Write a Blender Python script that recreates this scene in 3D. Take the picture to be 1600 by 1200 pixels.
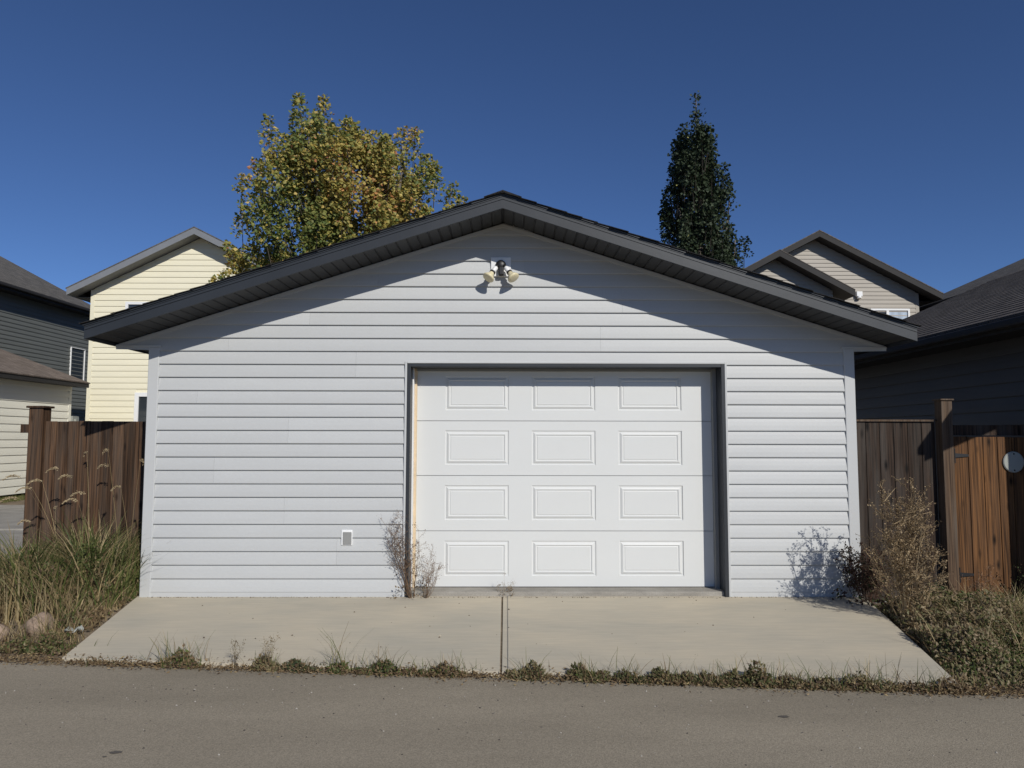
import bpy, math, random
import numpy as np
from mathutils import Matrix, Vector

for o in list(bpy.data.objects): bpy.data.objects.remove(o)
SC = bpy.context.scene
COL = SC.collection
R = math.radians

# ------------------------------------------------------------------ camera
cam = bpy.data.cameras.new('camera'); CAM = bpy.data.objects.new('camera', cam); COL.objects.link(CAM)
cam.sensor_width = 36.0; cam.sensor_fit = 'HORIZONTAL'; cam.lens = 1137.43 / 1600 * 36.0
cam.clip_start = 0.05; cam.clip_end = 2000
yaw, pit, rol = 0.0076, 0.0752, 0.0015
fw = Vector((math.sin(yaw) * math.cos(pit), math.cos(yaw) * math.cos(pit), math.sin(pit)))
rt = Vector((math.cos(yaw), -math.sin(yaw), 0)); up = rt.cross(fw)
r2 = rt * math.cos(rol) + up * math.sin(rol); u2 = -rt * math.sin(rol) + up * math.cos(rol)
M = Matrix((r2, u2, -fw)).transposed().to_4x4(); M.translation = Vector((0.037, -6.94, 1.425))
CAM.matrix_world = M
SC.camera = CAM

# ------------------------------------------------------------------ sky, sun, exposure
SUN = Vector((0.27, -0.50, 0.345)).normalized()          # towards the sun
W = bpy.data.worlds.new('World'); SC.world = W; W.use_nodes = True
nt = W.node_tree; bg = nt.nodes['Background']
sky = nt.nodes.new('ShaderNodeTexSky'); sky.sky_type = 'NISHITA'; sky.sun_disc = False
sky.sun_elevation = math.asin(SUN.z); sky.sun_rotation = math.atan2(SUN.x, SUN.y)
sky.altitude = 700; sky.air_density = 0.68; sky.dust_density = 0.0; sky.ozone_density = 8.0
hs = nt.nodes.new('ShaderNodeHueSaturation'); hs.inputs['Hue'].default_value = 0.503; hs.inputs['Saturation'].default_value = 1.0
nt.links.new(sky.outputs[0], hs.inputs['Color']); nt.links.new(hs.outputs[0], bg.inputs[0]); bg.inputs[1].default_value = 0.106
sl = bpy.data.lights.new('sun', 'SUN'); sl.energy = 4.7; sl.angle = R(0.5); sl.color = (1.0, 0.965, 0.90)
so = bpy.data.objects.new('sun', sl); COL.objects.link(so)
so.rotation_euler = (-SUN).to_track_quat('-Z', 'Y').to_euler(); so.location = SUN * 30
SC.view_settings.view_transform = 'Standard'; SC.view_settings.look = 'None'
SC.view_settings.exposure = -0.36; SC.view_settings.gamma = 1.0

# ------------------------------------------------------------------ helpers
def tag(o, label=None, cat=None, group=None, kind=None):
    if label: o['label'] = label
    if cat: o['category'] = cat
    if group: o['group'] = group
    if kind: o['kind'] = kind
    return o

def empty(name, loc=(0, 0, 0), rz=0):
    o = bpy.data.objects.new(name, None); COL.objects.link(o); o.empty_display_size = 0.2
    o.location = loc; o.rotation_euler = (0, 0, rz)
    return o

class MB:
    def __init__(s): s.v = []; s.f = []; s.c = []
    def quad(s, *p):
        n = len(s.v); s.v += [tuple(q) for q in p]; s.f.append(tuple(range(n, n + len(p))))
    def box(s, a, b):
        (x0, y0, z0), (x1, y1, z1) = a, b
        n = len(s.v)
        s.v += [(x0,y0,z0),(x1,y0,z0),(x1,y1,z0),(x0,y1,z0),(x0,y0,z1),(x1,y0,z1),(x1,y1,z1),(x0,y1,z1)]
        s.f += [tuple(n + i for i in q) for q in ((0,3,2,1),(4,5,6,7),(0,1,5,4),(1,2,6,5),(2,3,7,6),(3,0,4,7))]
    def prism(s, poly, y0, y1):
        """poly in (x, z), counter-clockwise seen from -Y; extruded y0..y1"""
        n = len(s.v); k = len(poly)
        s.v += [(x, y0, z) for x, z in poly] + [(x, y1, z) for x, z in poly]
        s.f.append(tuple(range(n, n + k))); s.f.append(tuple(range(n + 2*k - 1, n + k - 1, -1)))
        for i in range(k):
            j = (i + 1) % k; s.f.append((n + i, n + k + i, n + k + j, n + j))
    def tube(s, pts, rad, sides=6, cap=True):
        pts = [Vector(p) for p in pts]; n0 = len(s.v)
        if not hasattr(rad, '__len__'): rad = [rad] * len(pts)
        for i, p in enumerate(pts):
            t = (pts[min(i + 1, len(pts) - 1)] - pts[max(i - 1, 0)]).normalized()
            a = t.cross(Vector((0.3, 0.9, 0.1)) if abs(t.z) > .8 else Vector((0, 0, 1))).normalized(); b = t.cross(a)
            for k in range(sides):
                an = 2 * math.pi * k / sides
                s.v.append(tuple(p + (a * math.cos(an) + b * math.sin(an)) * rad[i]))
        for i in range(len(pts) - 1):
            for k in range(sides):
                k2 = (k + 1) % sides
                s.f.append((n0 + i*sides + k, n0 + i*sides + k2, n0 + (i+1)*sides + k2, n0 + (i+1)*sides + k))
        if cap:
            s.f.append(tuple(n0 + k for k in range(sides - 1, -1, -1)))
            s.f.append(tuple(n0 + (len(pts) - 1) * sides + k for k in range(sides)))
    def lathe(s, prof, base, axis, sides=20):
        axis = Vector(axis).normalized(); base = Vector(base)
        pts = [base + axis * h for h, r in prof]
        a = axis.cross(Vector((0, 1, 0)) if abs(axis.y) < .9 else Vector((1, 0, 0))).normalized(); b = axis.cross(a); n0 = len(s.v)
        for p, (h, r) in zip(pts, prof):
            for k in range(sides):
                an = 2 * math.pi * k / sides; s.v.append(tuple(p + (a * math.cos(an) + b * math.sin(an)) * r))
        for i in range(len(prof) - 1):
            for k in range(sides):
                k2 = (k + 1) % sides
                s.f.append((n0 + i*sides + k, n0 + i*sides + k2, n0 + (i+1)*sides + k2, n0 + (i+1)*sides + k))
        s.f.append(tuple(n0 + k for k in range(sides - 1, -1, -1)))
        s.f.append(tuple(n0 + (len(prof) - 1) * sides + k for k in range(sides)))
    def mesh(s, name, mat, smooth=False):
        me = bpy.data.meshes.new(name); me.from_pydata(s.v, [], s.f)
        if mat: me.materials.append(mat)
        if smooth: me.polygons.foreach_set('use_smooth', [True] * len(me.polygons))
        me.update(); return me
    def build(s, name, mat, parent=None, smooth=False, bevel=0):
        return link(name, s.mesh(name, mat, smooth), parent, bevel)

def link(name, me, parent=None, bevel=0):
    o = bpy.data.objects.new(name, me); COL.objects.link(o); o.parent = parent
    if bevel:
        b = o.modifiers.new('bevel', 'BEVEL'); b.width = bevel; b.segments = 2; b.limit_method = 'ANGLE'; b.angle_limit = R(40)
    return o

def bx(name, a, b, mat, parent=None, bevel=0):
    m = MB(); m.box(a, b); return m.build(name, mat, parent, bevel=bevel)

# ------------------------------------------------------------------ materials
def mat(name, col, rough=.6, var=.12, vscale=(3, 3, 3), bump=0., bscale=60., detail=6, rnd=0., spec=.5, col2=None, coord='Object', metal=0., fine=0., fscale=200., fvec=None):
    m = bpy.data.materials.new(name); m.use_nodes = True; t = m.node_tree; N = t.nodes; L = t.links
    p = N['Principled BSDF']; p.inputs['Roughness'].default_value = rough; p.inputs['Specular IOR Level'].default_value = spec
    p.inputs['Metallic'].default_value = metal
    tc = N.new('ShaderNodeTexCoord'); mp = N.new('ShaderNodeMapping'); mp.inputs['Scale'].default_value = vscale
    src = tc.outputs[coord]
    if rnd:
        oi = N.new('ShaderNodeObjectInfo'); mu = N.new('ShaderNodeMath'); mu.operation = 'MULTIPLY'; mu.inputs[1].default_value = 37.0
        L.new(oi.outputs['Random'], mu.inputs[0]); L.new(mu.outputs[0], mp.inputs['Location'])
    L.new(src, mp.inputs['Vector'])
    nz = N.new('ShaderNodeTexNoise'); nz.inputs['Scale'].default_value = 1.0; nz.inputs['Detail'].default_value = detail; nz.inputs['Roughness'].default_value = .6
    L.new(mp.outputs[0], nz.inputs['Vector'])
    cr = N.new('ShaderNodeValToRGB'); c = Vector(col)
    a = c * (1 - var); b = c * (1 + var) if col2 is None else Vector(col2)
    cr.color_ramp.elements[0].position = .3; cr.color_ramp.elements[1].position = .7
    cr.color_ramp.elements[0].color = (*a, 1); cr.color_ramp.elements[1].color = (*[min(.95, q) for q in b], 1)
    L.new(nz.outputs[0], cr.inputs[0]); out = cr.outputs[0]
    if fine:
        n2 = N.new('ShaderNodeTexNoise'); n2.inputs['Scale'].default_value = fscale; n2.inputs['Detail'].default_value = 3
        L.new(tc.outputs[coord], n2.inputs['Vector'])
        if fvec:
            mf_ = N.new('ShaderNodeMapping'); mf_.inputs['Scale'].default_value = fvec; L.new(tc.outputs[coord], mf_.inputs[0]); L.new(mf_.outputs[0], n2.inputs['Vector'])
        mr = N.new('ShaderNodeMapRange'); mr.inputs[1].default_value = .3; mr.inputs[2].default_value = .7; mr.inputs[3].default_value = 1 - fine; mr.inputs[4].default_value = 1 + fine
        L.new(n2.outputs[0], mr.inputs[0])
        mx = N.new('ShaderNodeVectorMath'); mx.operation = 'SCALE'; L.new(out, mx.inputs[0]); L.new(mr.outputs[0], mx.inputs['Scale']); out = mx.outputs[0]
    if rnd:
        mr = N.new('ShaderNodeMapRange'); mr.inputs[3].default_value = 1 - rnd; mr.inputs[4].default_value = 1 + rnd
        L.new(oi.outputs['Random'], mr.inputs[0])
        mx = N.new('ShaderNodeVectorMath'); mx.operation = 'SCALE'; L.new(out, mx.inputs[0]); L.new(mr.outputs[0], mx.inputs['Scale']); out = mx.outputs[0]
    L.new(out, p.inputs['Base Color'])
    if bump:
        nb = N.new('ShaderNodeTexNoise'); nb.inputs['Scale'].default_value = bscale; nb.inputs['Detail'].default_value = 4
        L.new(tc.outputs[coord], nb.inputs['Vector'])
        bp = N.new('ShaderNodeBump'); bp.inputs['Strength'].default_value = 1.0; bp.inputs['Distance'].default_value = bump
        L.new(nb.outputs[0], bp.inputs['Height']); L.new(bp.outputs[0], p.inputs['Normal'])
    return m

def wood(name, dark, light, weather, wamt=.5, rnd=.25):
    """vertical-grain boards: stretched grain, knots, weathered grey towards worn patches"""
    m = bpy.data.materials.new(name); m.use_nodes = True; t = m.node_tree; N = t.nodes; L = t.links
    p = N['Principled BSDF']; p.inputs['Roughness'].default_value = .8; p.inputs['Specular IOR Level'].default_value = .25
    tc = N.new('ShaderNodeTexCoord'); oi = N.new('ShaderNodeObjectInfo')
    add = N.new('ShaderNodeVectorMath'); add.operation = 'ADD'
    mu = N.new('ShaderNodeMath'); mu.operation = 'MULTIPLY'; mu.inputs[1].default_value = 53.0
    L.new(oi.outputs['Random'], mu.inputs[0]); L.new(tc.outputs['Object'], add.inputs[0]); L.new(mu.outputs[0], add.inputs[1])
    # knots bend the grain
    vo = N.new('ShaderNodeTexVoronoi'); mv = N.new('ShaderNodeMapping'); mv.inputs['Scale'].default_value = (9, 9, 3.2)
    L.new(add.outputs[0], mv.inputs[0]); L.new(mv.outputs[0], vo.inputs['Vector']); vo.inputs['Scale'].default_value = 1
    kr = N.new('ShaderNodeMapRange'); kr.inputs[1].default_value = .05; kr.inputs[2].default_value = .22; kr.inputs[3].default_value = 1; kr.inputs[4].default_value = 0
    L.new(vo.outputs['Distance'], kr.inputs[0])
    mg = N.new('ShaderNodeMapping'); mg.inputs['Scale'].default_value = (75, 75, 1.6); L.new(add.outputs[0], mg.inputs[0])
    ng = N.new('ShaderNodeTexNoise'); ng.inputs['Scale'].default_value = 1; ng.inputs['Detail'].default_value = 5; ng.inputs['Distortion'].default_value = .6
    L.new(mg.outputs[0], ng.inputs['Vector'])
    cr = N.new('ShaderNodeValToRGB'); cr.color_ramp.elements[0].position = .33; cr.color_ramp.elements[1].position = .68
    cr.color_ramp.elements[0].color = (*dark, 1); cr.color_ramp.elements[1].color = (*light, 1); L.new(ng.outputs[0], cr.inputs[0])
    mw = N.new('ShaderNodeMapping'); mw.inputs['Scale'].default_value = (14, 14, 1.3); L.new(add.outputs[0], mw.inputs[0])
    nw = N.new('ShaderNodeTexNoise'); nw.inputs['Scale'].default_value = 1; nw.inputs['Detail'].default_value = 4; L.new(mw.outputs[0], nw.inputs['Vector'])
    wr = N.new('ShaderNodeMapRange'); wr.inputs[1].default_value = .42; wr.inputs[2].default_value = .72; wr.inputs[4].default_value = wamt; L.new(nw.outputs[0], wr.inputs[0])
    m1 = N.new('ShaderNodeMix'); m1.data_type = 'RGBA'; L.new(wr.outputs[0], m1.inputs[0]); L.new(cr.outputs[0], m1.inputs[6]); m1.inputs[7].default_value = (*weather, 1)
    m2 = N.new('ShaderNodeMix'); m2.data_type = 'RGBA'; L.new(kr.outputs[0], m2.inputs[0]); L.new(m1.outputs[2], m2.inputs[6]); m2.inputs[7].default_value = (*[q * .35 for q in dark], 1)
    mr = N.new('ShaderNodeMapRange'); mr.inputs[3].default_value = 1 - rnd; mr.inputs[4].default_value = 1 + rnd; L.new(oi.outputs['Random'], mr.inputs[0])
    sc = N.new('ShaderNodeVectorMath'); sc.operation = 'SCALE'; L.new(m2.outputs[2], sc.inputs[0]); L.new(mr.outputs[0], sc.inputs['Scale'])
    L.new(sc.outputs[0], p.inputs['Base Color'])
    bp = N.new('ShaderNodeBump'); bp.inputs['Distance'].default_value = .003; L.new(ng.outputs[0], bp.inputs['Height']); L.new(bp.outputs[0], p.inputs['Normal'])
    return m

def shingle(name, c1, c2, mortar):
    """asphalt shingles in a roof plane's own flat x (along ridge) / y (up slope) coordinates"""
    m = bpy.data.materials.new(name); m.use_nodes = True; t = m.node_tree; N = t.nodes; L = t.links
    p = N['Principled BSDF']; p.inputs['Roughness'].default_value = .95; p.inputs['Specular IOR Level'].default_value = .15
    tc = N.new('ShaderNodeTexCoord'); oi = N.new('ShaderNodeObjectInfo'); mu = N.new('ShaderNodeMath'); mu.operation = 'MULTIPLY'; mu.inputs[1].default_value = 7.3
    cx = N.new('ShaderNodeCombineXYZ'); L.new(oi.outputs['Random'], mu.inputs[0]); L.new(mu.outputs[0], cx.inputs[0])
    ad = N.new('ShaderNodeVectorMath'); ad.operation = 'ADD'; L.new(tc.outputs['Object'], ad.inputs[0]); L.new(cx.outputs[0], ad.inputs[1])
    br = N.new('ShaderNodeTexBrick'); br.inputs['Color1'].default_value = (*c1, 1); br.inputs['Color2'].default_value = (*c2, 1); br.inputs['Mortar'].default_value = (*mortar, 1)
    br.inputs['Scale'].default_value = 1; br.inputs['Brick Width'].default_value = .19; br.inputs['Row Height'].default_value = .14; br.inputs['Mortar Size'].default_value = .006; br.offset = .37
    L.new(ad.outputs[0], br.inputs['Vector'])
    nz = N.new('ShaderNodeTexNoise'); nz.inputs['Scale'].default_value = 70; nz.inputs['Detail'].default_value = 5; L.new(tc.outputs['Object'], nz.inputs['Vector'])
    mr = N.new('ShaderNodeMapRange'); mr.inputs[1].default_value = .25; mr.inputs[2].default_value = .75; mr.inputs[3].default_value = .6; mr.inputs[4].default_value = 1.4; L.new(nz.outputs[0], mr.inputs[0])
    sc = N.new('ShaderNodeVectorMath'); sc.operation = 'SCALE'; L.new(br.outputs['Color'], sc.inputs[0]); L.new(mr.outputs[0], sc.inputs['Scale']); L.new(sc.outputs[0], p.inputs['Base Color'])
    bp = N.new('ShaderNodeBump'); bp.inputs['Distance'].default_value = .006; bp.inputs['Strength'].default_value = .8; L.new(sc.outputs[0], bp.inputs['Height']); L.new(bp.outputs[0], p.inputs['Normal'])
    return m

def leafmat(name, trans=.3, rough=.5, spec=.4):
    m = bpy.data.materials.new(name); m.use_nodes = True; t = m.node_tree; N = t.nodes; L = t.links
    p = N['Principled BSDF']; p.inputs['Roughness'].default_value = rough; p.inputs['Specular IOR Level'].default_value = spec
    at = N.new('ShaderNodeAttribute'); at.attribute_name = 'Col'; L.new(at.outputs['Color'], p.inputs['Base Color'])
    if trans:
        tr = N.new('ShaderNodeBsdfTranslucent'); L.new(at.outputs['Color'], tr.inputs['Color'])
        mx = N.new('ShaderNodeMixShader'); mx.inputs[0].default_value = trans
        L.new(p.outputs[0], mx.inputs[1]); L.new(tr.outputs[0], mx.inputs[2]); L.new(mx.outputs[0], N['Material Output'].inputs[0])
    return m

def glass(name, tint=(.02, .025, .03)):
    m = bpy.data.materials.new(name); m.use_nodes = True; p = m.node_tree.nodes['Principled BSDF']
    N = m.node_tree.nodes; nz = N.new('ShaderNodeTexNoise'); nz.inputs['Scale'].default_value = 1.5
    cr = N.new('ShaderNodeValToRGB'); cr.color_ramp.elements[0].color = (*tint, 1); cr.color_ramp.elements[1].color = (*[q * 2 for q in tint], 1)
    m.node_tree.links.new(nz.outputs[0], cr.inputs[0]); m.node_tree.links.new(cr.outputs[0], p.inputs['Base Color'])
    p.inputs['Roughness'].default_value = .06; p.inputs['Specular IOR Level'].default_value = .6
    return m

m_siding = mat('grey_vinyl_siding', (.486, .493, .487), .53, .035, (.7, .7, 5), bump=.0012, bscale=6, rnd=.025, fine=.02, fscale=60)
m_trim = mat('grey_vinyl_trim', (.50, .507, .502), .53, .03, (2, 2, 1), rnd=.01)
m_char = mat('charcoal_metal', (.024, .027, .031), .45, .18, (2, 2, 2), rnd=.05, bump=.0008, bscale=9)
m_soffit = mat('charcoal_soffit', (.033, .034, .036), .6, .12, (4, 4, 4), rnd=.12)
m_roofblk = mat('black_roof_felt', (.02, .02, .021), .95, .3, (8, 8, 8))
m_door = mat('white_door_paint', (.66, .665, .645), .42, .018, (1.2, 1.2, 1.2), bump=.0005, bscale=180)
m_white = mat('white_plastic', (.80, .80, .79), .4, .03)
m_tan = mat('tan_door_stop', (.62, .48, .31), .6, .1, (3, 3, 12))
m_conc = mat('driveway_concrete', (.47, .435, .355), .9, .10, (.8, 1.6, 1), col2=(.56, .49, .37), bump=.0018, bscale=170, fine=.06, fscale=30, fvec=(.14, 2.2, 1), spec=.2, detail=9)
m_concgrey = mat('grey_concrete', (.30, .28, .245), .9, .25, (2.5, 2.5, 9), bump=.003, bscale=90, fine=.12, fscale=90, spec=.2)
m_asph = mat('worn_asphalt', (.265, .229, .172), .92, .13, (.3, 1.3, 1), col2=(.325, .281, .213), bump=.0025, bscale=170, fine=.27, fscale=150, spec=.2, detail=10)
m_soil = mat('dry_soil', (.19, .15, .105), .98, .4, (5, 5, 5), bump=.02, bscale=25, fine=.3, fscale=60, spec=.1)
m_shA = shingle('brown_grey_shingles', (.10, .094, .085), (.15, .139, .123), (.045, .042, .04))
m_shB = shingle('dark_brown_shingles', (.105, .093, .083), (.165, .146, .129), (.042, .038, .035))
m_shC = shingle('reddish_brown_shingles', (.15, .122, .10), (.215, .175, .145), (.07, .056, .047))
m_shD = shingle('black_shingles', (.02, .02, .021), (.035, .034, .034), (.01, .01, .01))
m_yellow = mat('pale_yellow_siding', (.80, .75, .57), .55, .03, (1, 1, 4), rnd=.02)
m_cream = mat('cream_siding', (.80, .775, .66), .55, .04, (1, 1, 4), rnd=.02)
m_greyh = mat('slate_grey_siding', (.135, .142, .132), .6, .08, (1, 1, 5), rnd=.03)
m_tanh = mat('taupe_siding', (.36, .325, .275), .6, .05, (1, 1, 4), rnd=.02)
m_dark = mat('charcoal_siding', (.075, .073, .072), .6, .1, (1, 1, 5), rnd=.06)
m_fgrey = mat('grey_fascia', (.20, .21, .225), .5, .08)
m_fdark = mat('dark_brown_fascia', (.020, .0185, .018), .75, .1)
m_sofg = mat('grey_soffit', (.16, .165, .17), .6, .1)
m_glass = glass('window_glass'); m_curtain = mat('pale_curtain', (.42, .50, .60), .8, .25, (9, 9, .6))
m_fence = wood('weathered_brown_fence', (.012, .0065, .004), (.125, .067, .035), (.095, .076, .06), .5, .38)
m_fenceG = wood('greyed_fence', (.008, .005, .0038), (.062, .038, .025), (.10, .088, .076), .55, .35)
m_gate = wood('orange_brown_cedar', (.022, .010, .004), (.185, .085, .031), (.115, .063, .034), .45, .28)
m_post = wood('post_wood', (.045, .028, .018), (.14, .088, .053), (.15, .125, .10), .6, .1)
m_black = mat('black_metal', (.012, .012, .013), .45, .2)
m_alu = mat('brushed_aluminium', (.75, .75, .76), .3, .05, metal=.9)
m_bulb = mat('cream_bulb_glass', (.72, .64, .42), .3, .05)
m_plate = mat('pale_grey_plastic', (.34, .35, .315), .5, .06)
m_flap = mat('grey_plastic_flap', (.26, .26, .25), .5, .08)
m_rock = mat('pinkish_grey_rock', (.29, .215, .16), .95, .4, (6, 6, 6), bump=.02, bscale=12, fine=.2, fscale=60, spec=.2)
m_gravel = mat('grey_gravel', (.30, .29, .28), .9, .3, (9, 9, 9), rnd=.3)
m_bark = mat('grey_bark', (.13, .11, .09), .95, .4, (12, 12, 3), bump=.01, bscale=30)
m_leaf = leafmat('leaf', .38, .55, .35); m_leafd = leafmat('glossy_dark_leaf', .18, .6, .3); m_grass = leafmat('grass_blade', .3, .6, .3); m_dry = leafmat('dry_stem', .12, .8, .2)

# ------------------------------------------------------------------ ground
def sstep(a, b, x):
    t = min(1, max(0, (x - a) / (b - a))); return t * t * (3 - 2 * t)
def lane_edge(x): return -1.975 - .105 * x
rb = random.Random(5)
_ph = [(rb.uniform(1, 5), rb.uniform(1, 5), rb.uniform(0, 6), rb.uniform(0, 6)) for _ in range(7)]
def h(x, y):
    e = lane_edge(max(-8, min(8, x)))
    if y < e - .05: return -.20
    base = -.165 + (.10 if x < 0 else .03) * sstep(e, e + 1.6, y)
    bump = sum(math.sin(a * x + p) * math.sin(b * y + q) for a, b, p, q in _ph) * .009
    base += bump * sstep(e, e + .5, y) * (1 if abs(x) < 12 and y < 8 else 0)
    if x < -6: base += .17 * sstep(-6, -9.5, x) * sstep(-1.5, 3, y) if False else .17 * sstep(6, 9.5, -x) * sstep(-1.5, 3, y)
    dl = -3.4 + .17 * max(0, -y); dr = 3.4 - .2 * max(0, -y)
    if dl - .02 < x < dr + .02 and y < 7: base = min(base, -.24)
    return base
xs = sorted(set([-500, -200, -80, -40, -25, -18] + [round(-14 + .5 * i, 3) for i in range(12)] + [round(-8 + .08 * i, 3) for i in range(201)] + [8.5 + .5 * i for i in range(12)] + [18, 25, 40, 80, 200, 500]))
ys = sorted(set([-300, -80, -30, -14, -10, -8, -5] + [round(-3 + .08 * i, 3) for i in range(56)] + [2 + .5 * i for i in range(1, 40)] + [25, 30, 40, 70, 150, 300, 700]))
g = MB(); g.v = [(x, y, h(x, y)) for y in ys for x in xs]; nx = len(xs)
g.f = [(j*nx + i, j*nx + i + 1, (j+1)*nx + i + 1, (j+1)*nx + i) for j in range(len(ys) - 1) for i in range(nx - 1)]
tag(g.build('ground', m_soil, smooth=True), kind='structure')

# lane: worn asphalt with an uneven edge along the weeds
g = MB(); rl = random.Random(3); ex = [-300, -60, -20] + [-10 + .1 * i for i in range(201)] + [20, 60, 300]
top = [(x, lane_edge(max(-12, min(12, x))) + .02 + rl.uniform(-.025, .025), -.15) for x in ex]
bot = [(x, -8.6, -.15) for x in ex]
g.v = top + bot; n = len(ex)
g.f = [(n + i, n + i + 1, i + 1, i) for i in range(n - 1)]
tag(g.build('lane', m_asph), kind='structure')

# driveway apron: two slabs with a tooled joint
drive = empty('driveway', (0, -1, -.1)); tag(drive, kind='structure'); drive.location = (0, 0, 0)
def slab(x0b, x1b, p0, p1):
    zb, zf = -.045, -.118
    m = MB(); N_ = 14
    fl = lambda t: (p0[0] + (p1[0] - p0[0]) * t, p0[1] + (p1[1] - p0[1]) * t)
    T = []; 
    for j in range(N_ + 1):
        t = j / N_; fx, fy = fl(t); bxx = x0b + (x1b - x0b) * t
        T.append(((bxx, .012, zb), (fx, fy, zf)))
    for j in range(N_):
        (a, b), (c, d) = T[j], T[j + 1]
        m.quad(b, d, c, a)
        m.quad((b[0], b[1], -.22), (d[0], d[1], -.22), d, b)
    for (a, b), s in ((T[0], 1), (T[-1], -1)):
        q = [(a[0], a[1], -.22), (b[0], b[1], -.22), b, a]; m.quad(*(q if s > 0 else q[::-1]))
    me = m.mesh('slab', m_conc)
    return me
link('slab', slab(-3.40, -.006, (-3.09, -1.655), (-.003, -1.965)), drive, .012)
link('slab', slab(.010, 3.40, (.012, -1.965), (2.90, -2.26)), drive, .012)
g = MB(); g.quad((-.006, -1.98, -.127), (.012, -1.98, -.127), (.012, .01, -.054), (-.006, .01, -.054)); g.build('joint_filler', m_soil, drive)
g = MB(); g.quad((.050, -1.97, -.113), (.054, -1.97, -.113), (.054, .0, -.0405), (.050, .0, -.0405)); g.build('tooled_line', m_concgrey, drive)

# neighbour's concrete parking pad on the left
g = MB(); P = [(-10.0, 7.4), (-10.0, 1.6), (-5.3, 1.6), (-5.3, 7.4)]
g.box((-10.2, 3.7, .0), (-5.4, 7.5, .125)); g.box((-10.2, 1.2, -.05), (-5.4, 3.68, .105))
tag(g.build('parking_pad', m_concgrey, bevel=.01), kind='structure')

# ------------------------------------------------------------------ siding boards
def course_mesh(e, xa, xb, z0, mat_, depth=.013):
    """one lap course, local frame: x along wall, -y outward, z up from 0; xa(z), xb(z) are the end lines (z in wall coords)"""
    k = depth / .013
    prof = [(.006, 0), (0, .0185*k), (.004, .0200*k), (.012, .0197*k), (e*.40, .0158*k), (e*.55, .0128*k), (e*.70, .0099*k), (e - .012, .0046*k), (e + .006, .0010*k)]
    m = MB(); rows = []
    for dz, out in prof:
        a, b = xa(z0 + dz), xb(z0 + dz)
        if b - a < .004: b = a + .004
        rows.append(((a, -out, dz), (b, -out, dz)))
    for (a, b), (c, d) in zip(rows, rows[1:]): m.quad(a, b, d, c)
    m.quad(*[r[0] for r in rows][::-1]); m.quad(*[r[1] for r in rows])
    return m.mesh('siding_board', mat_)

def siding(parent, org, rz, xa, xb, z0, z1, e, mat_, individual=True, joints=None, gap=.0005, part_name='siding', holes=(), rect=False):
    """courses on a wall plane at org, turned rz about z; xa/xb functions of z in wall coords"""
    z = z0; k = 0; big = MB(); rr = random.Random(int(abs(org[0]) * 100) + int(z0 * 50)); cache = {}
    while z < z1 - .01:
        segs = [(xa, xb)]
        js = (joints or {}).get(k, [])
        for j in js:
            a, b = segs.pop(); segs += [(a, (lambda zz, j=j: j - gap)), ((lambda zz, j=j: j + gap), b)]
        for hx0, hx1, hz0, hz1 in holes:
            if z + e > hz0 + .03 and z < hz1 - .03:
                ns = []
                for a, b in segs:
                    am, bm = a(z + e * .5), b(z + e * .5)
                    if bm <= hx0 or am >= hx1: ns.append((a, b)); continue
                    if am < hx0: ns.append((a, (lambda zz, q=hx0: q)))
                    if bm > hx1: ns.append(((lambda zz, q=hx1: q), b))
                segs = ns
        for a, b in segs:
            if b(z) - a(z) < .02: continue
            key = (round(a(z), 3), round(b(z), 3), round(a(z + e), 3), round(b(z + e), 3))
            if key in cache: me = cache[key]
            else: me = cache[key] = course_mesh(e, a, b, z, mat_)
            if individual:
                o = link('siding_board', me, parent)
                o.matrix_local = Matrix.Translation((org[0], org[1], org[2] + z)) @ Matrix.Rotation(rz, 4, 'Z')
                o.location.x += 0
            else:
                n = len(big.v); T = Matrix.Translation((org[0], org[1], org[2] + z)) @ Matrix.Rotation(rz, 4, 'Z')
                big.v += [tuple(T @ v.co) for v in me.vertices]; big.f += [tuple(n + i for i in p.vertices) for p in me.polygons]
        z += e; k += 1
    if not individual:
        o = big.build(part_name, mat_, parent); o['kind'] = 'stuff'
        return o

# ------------------------------------------------------------------ the garage
GX, GD = 3.35, 6.7            # half width, depth
OV, TX = .50, 3.715           # gable overhang, fascia tip half width
AZ, SL = 3.505, (3.505 - 2.302) / 3.715   # fascia bottom at apex, slope
def fz(x): return AZ - SL * abs(x)
SOF = .016
D0, D1, DH, DY = -.905, 2.117, 2.140, .20      # door opening and recess
gar = empty('garage', (0, 0, 0)); tag(gar, 'pale grey vinyl-sided detached garage with dark gable roof and white overhead door', 'garage')
# shell behind the siding
g = MB()
g.prism([(-GX, -.05), (D0, -.05), (D0, DH), (-GX, DH)], .002, .14)
g.prism([(D1, -.05), (GX, -.05), (GX, DH), (D1, DH)], .002, .14)
g.prism([(-GX, DH), (GX, DH), (GX, fz(GX) + .01), (0, AZ + .01), (-GX, fz(GX) + .01)], .002, .14)
fwall = g.build('front_wall', m_trim, gar)
g = MB(); g.box((-GX, .14, -.05), (-GX + .14, GD, 2.32)); g.box((GX - .14, .14, -.05), (GX, GD, 2.32)); g.box((-GX, GD - .14, -.05), (GX, GD, 2.32))
g.prism([(-GX, 2.32), (GX, 2.32), (GX, fz(GX)), (0, AZ), (-GX, fz(GX))], GD - .14, GD)
swall = g.build('side_walls', m_trim, gar)
E_ = .1257; ZB = 2.1331 - 17 * E_
jl = {17: [], 18: [-2.62], 20: [-1.85], 17: [-1.40], 16: [-1.40], 12: [-2.03], 11: [-2.03], 6: [-2.05], 5: [-2.05], 19: [.94], 18: [-2.62, .94], 24: [.2], 25: [.2], 21: [1.15], 22: [1.15],
      14: [-2.9], 8: [-2.72], 9: [-2.72], 2: [-1.55], 3: [-1.55], 23: [-1.2]}
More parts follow.
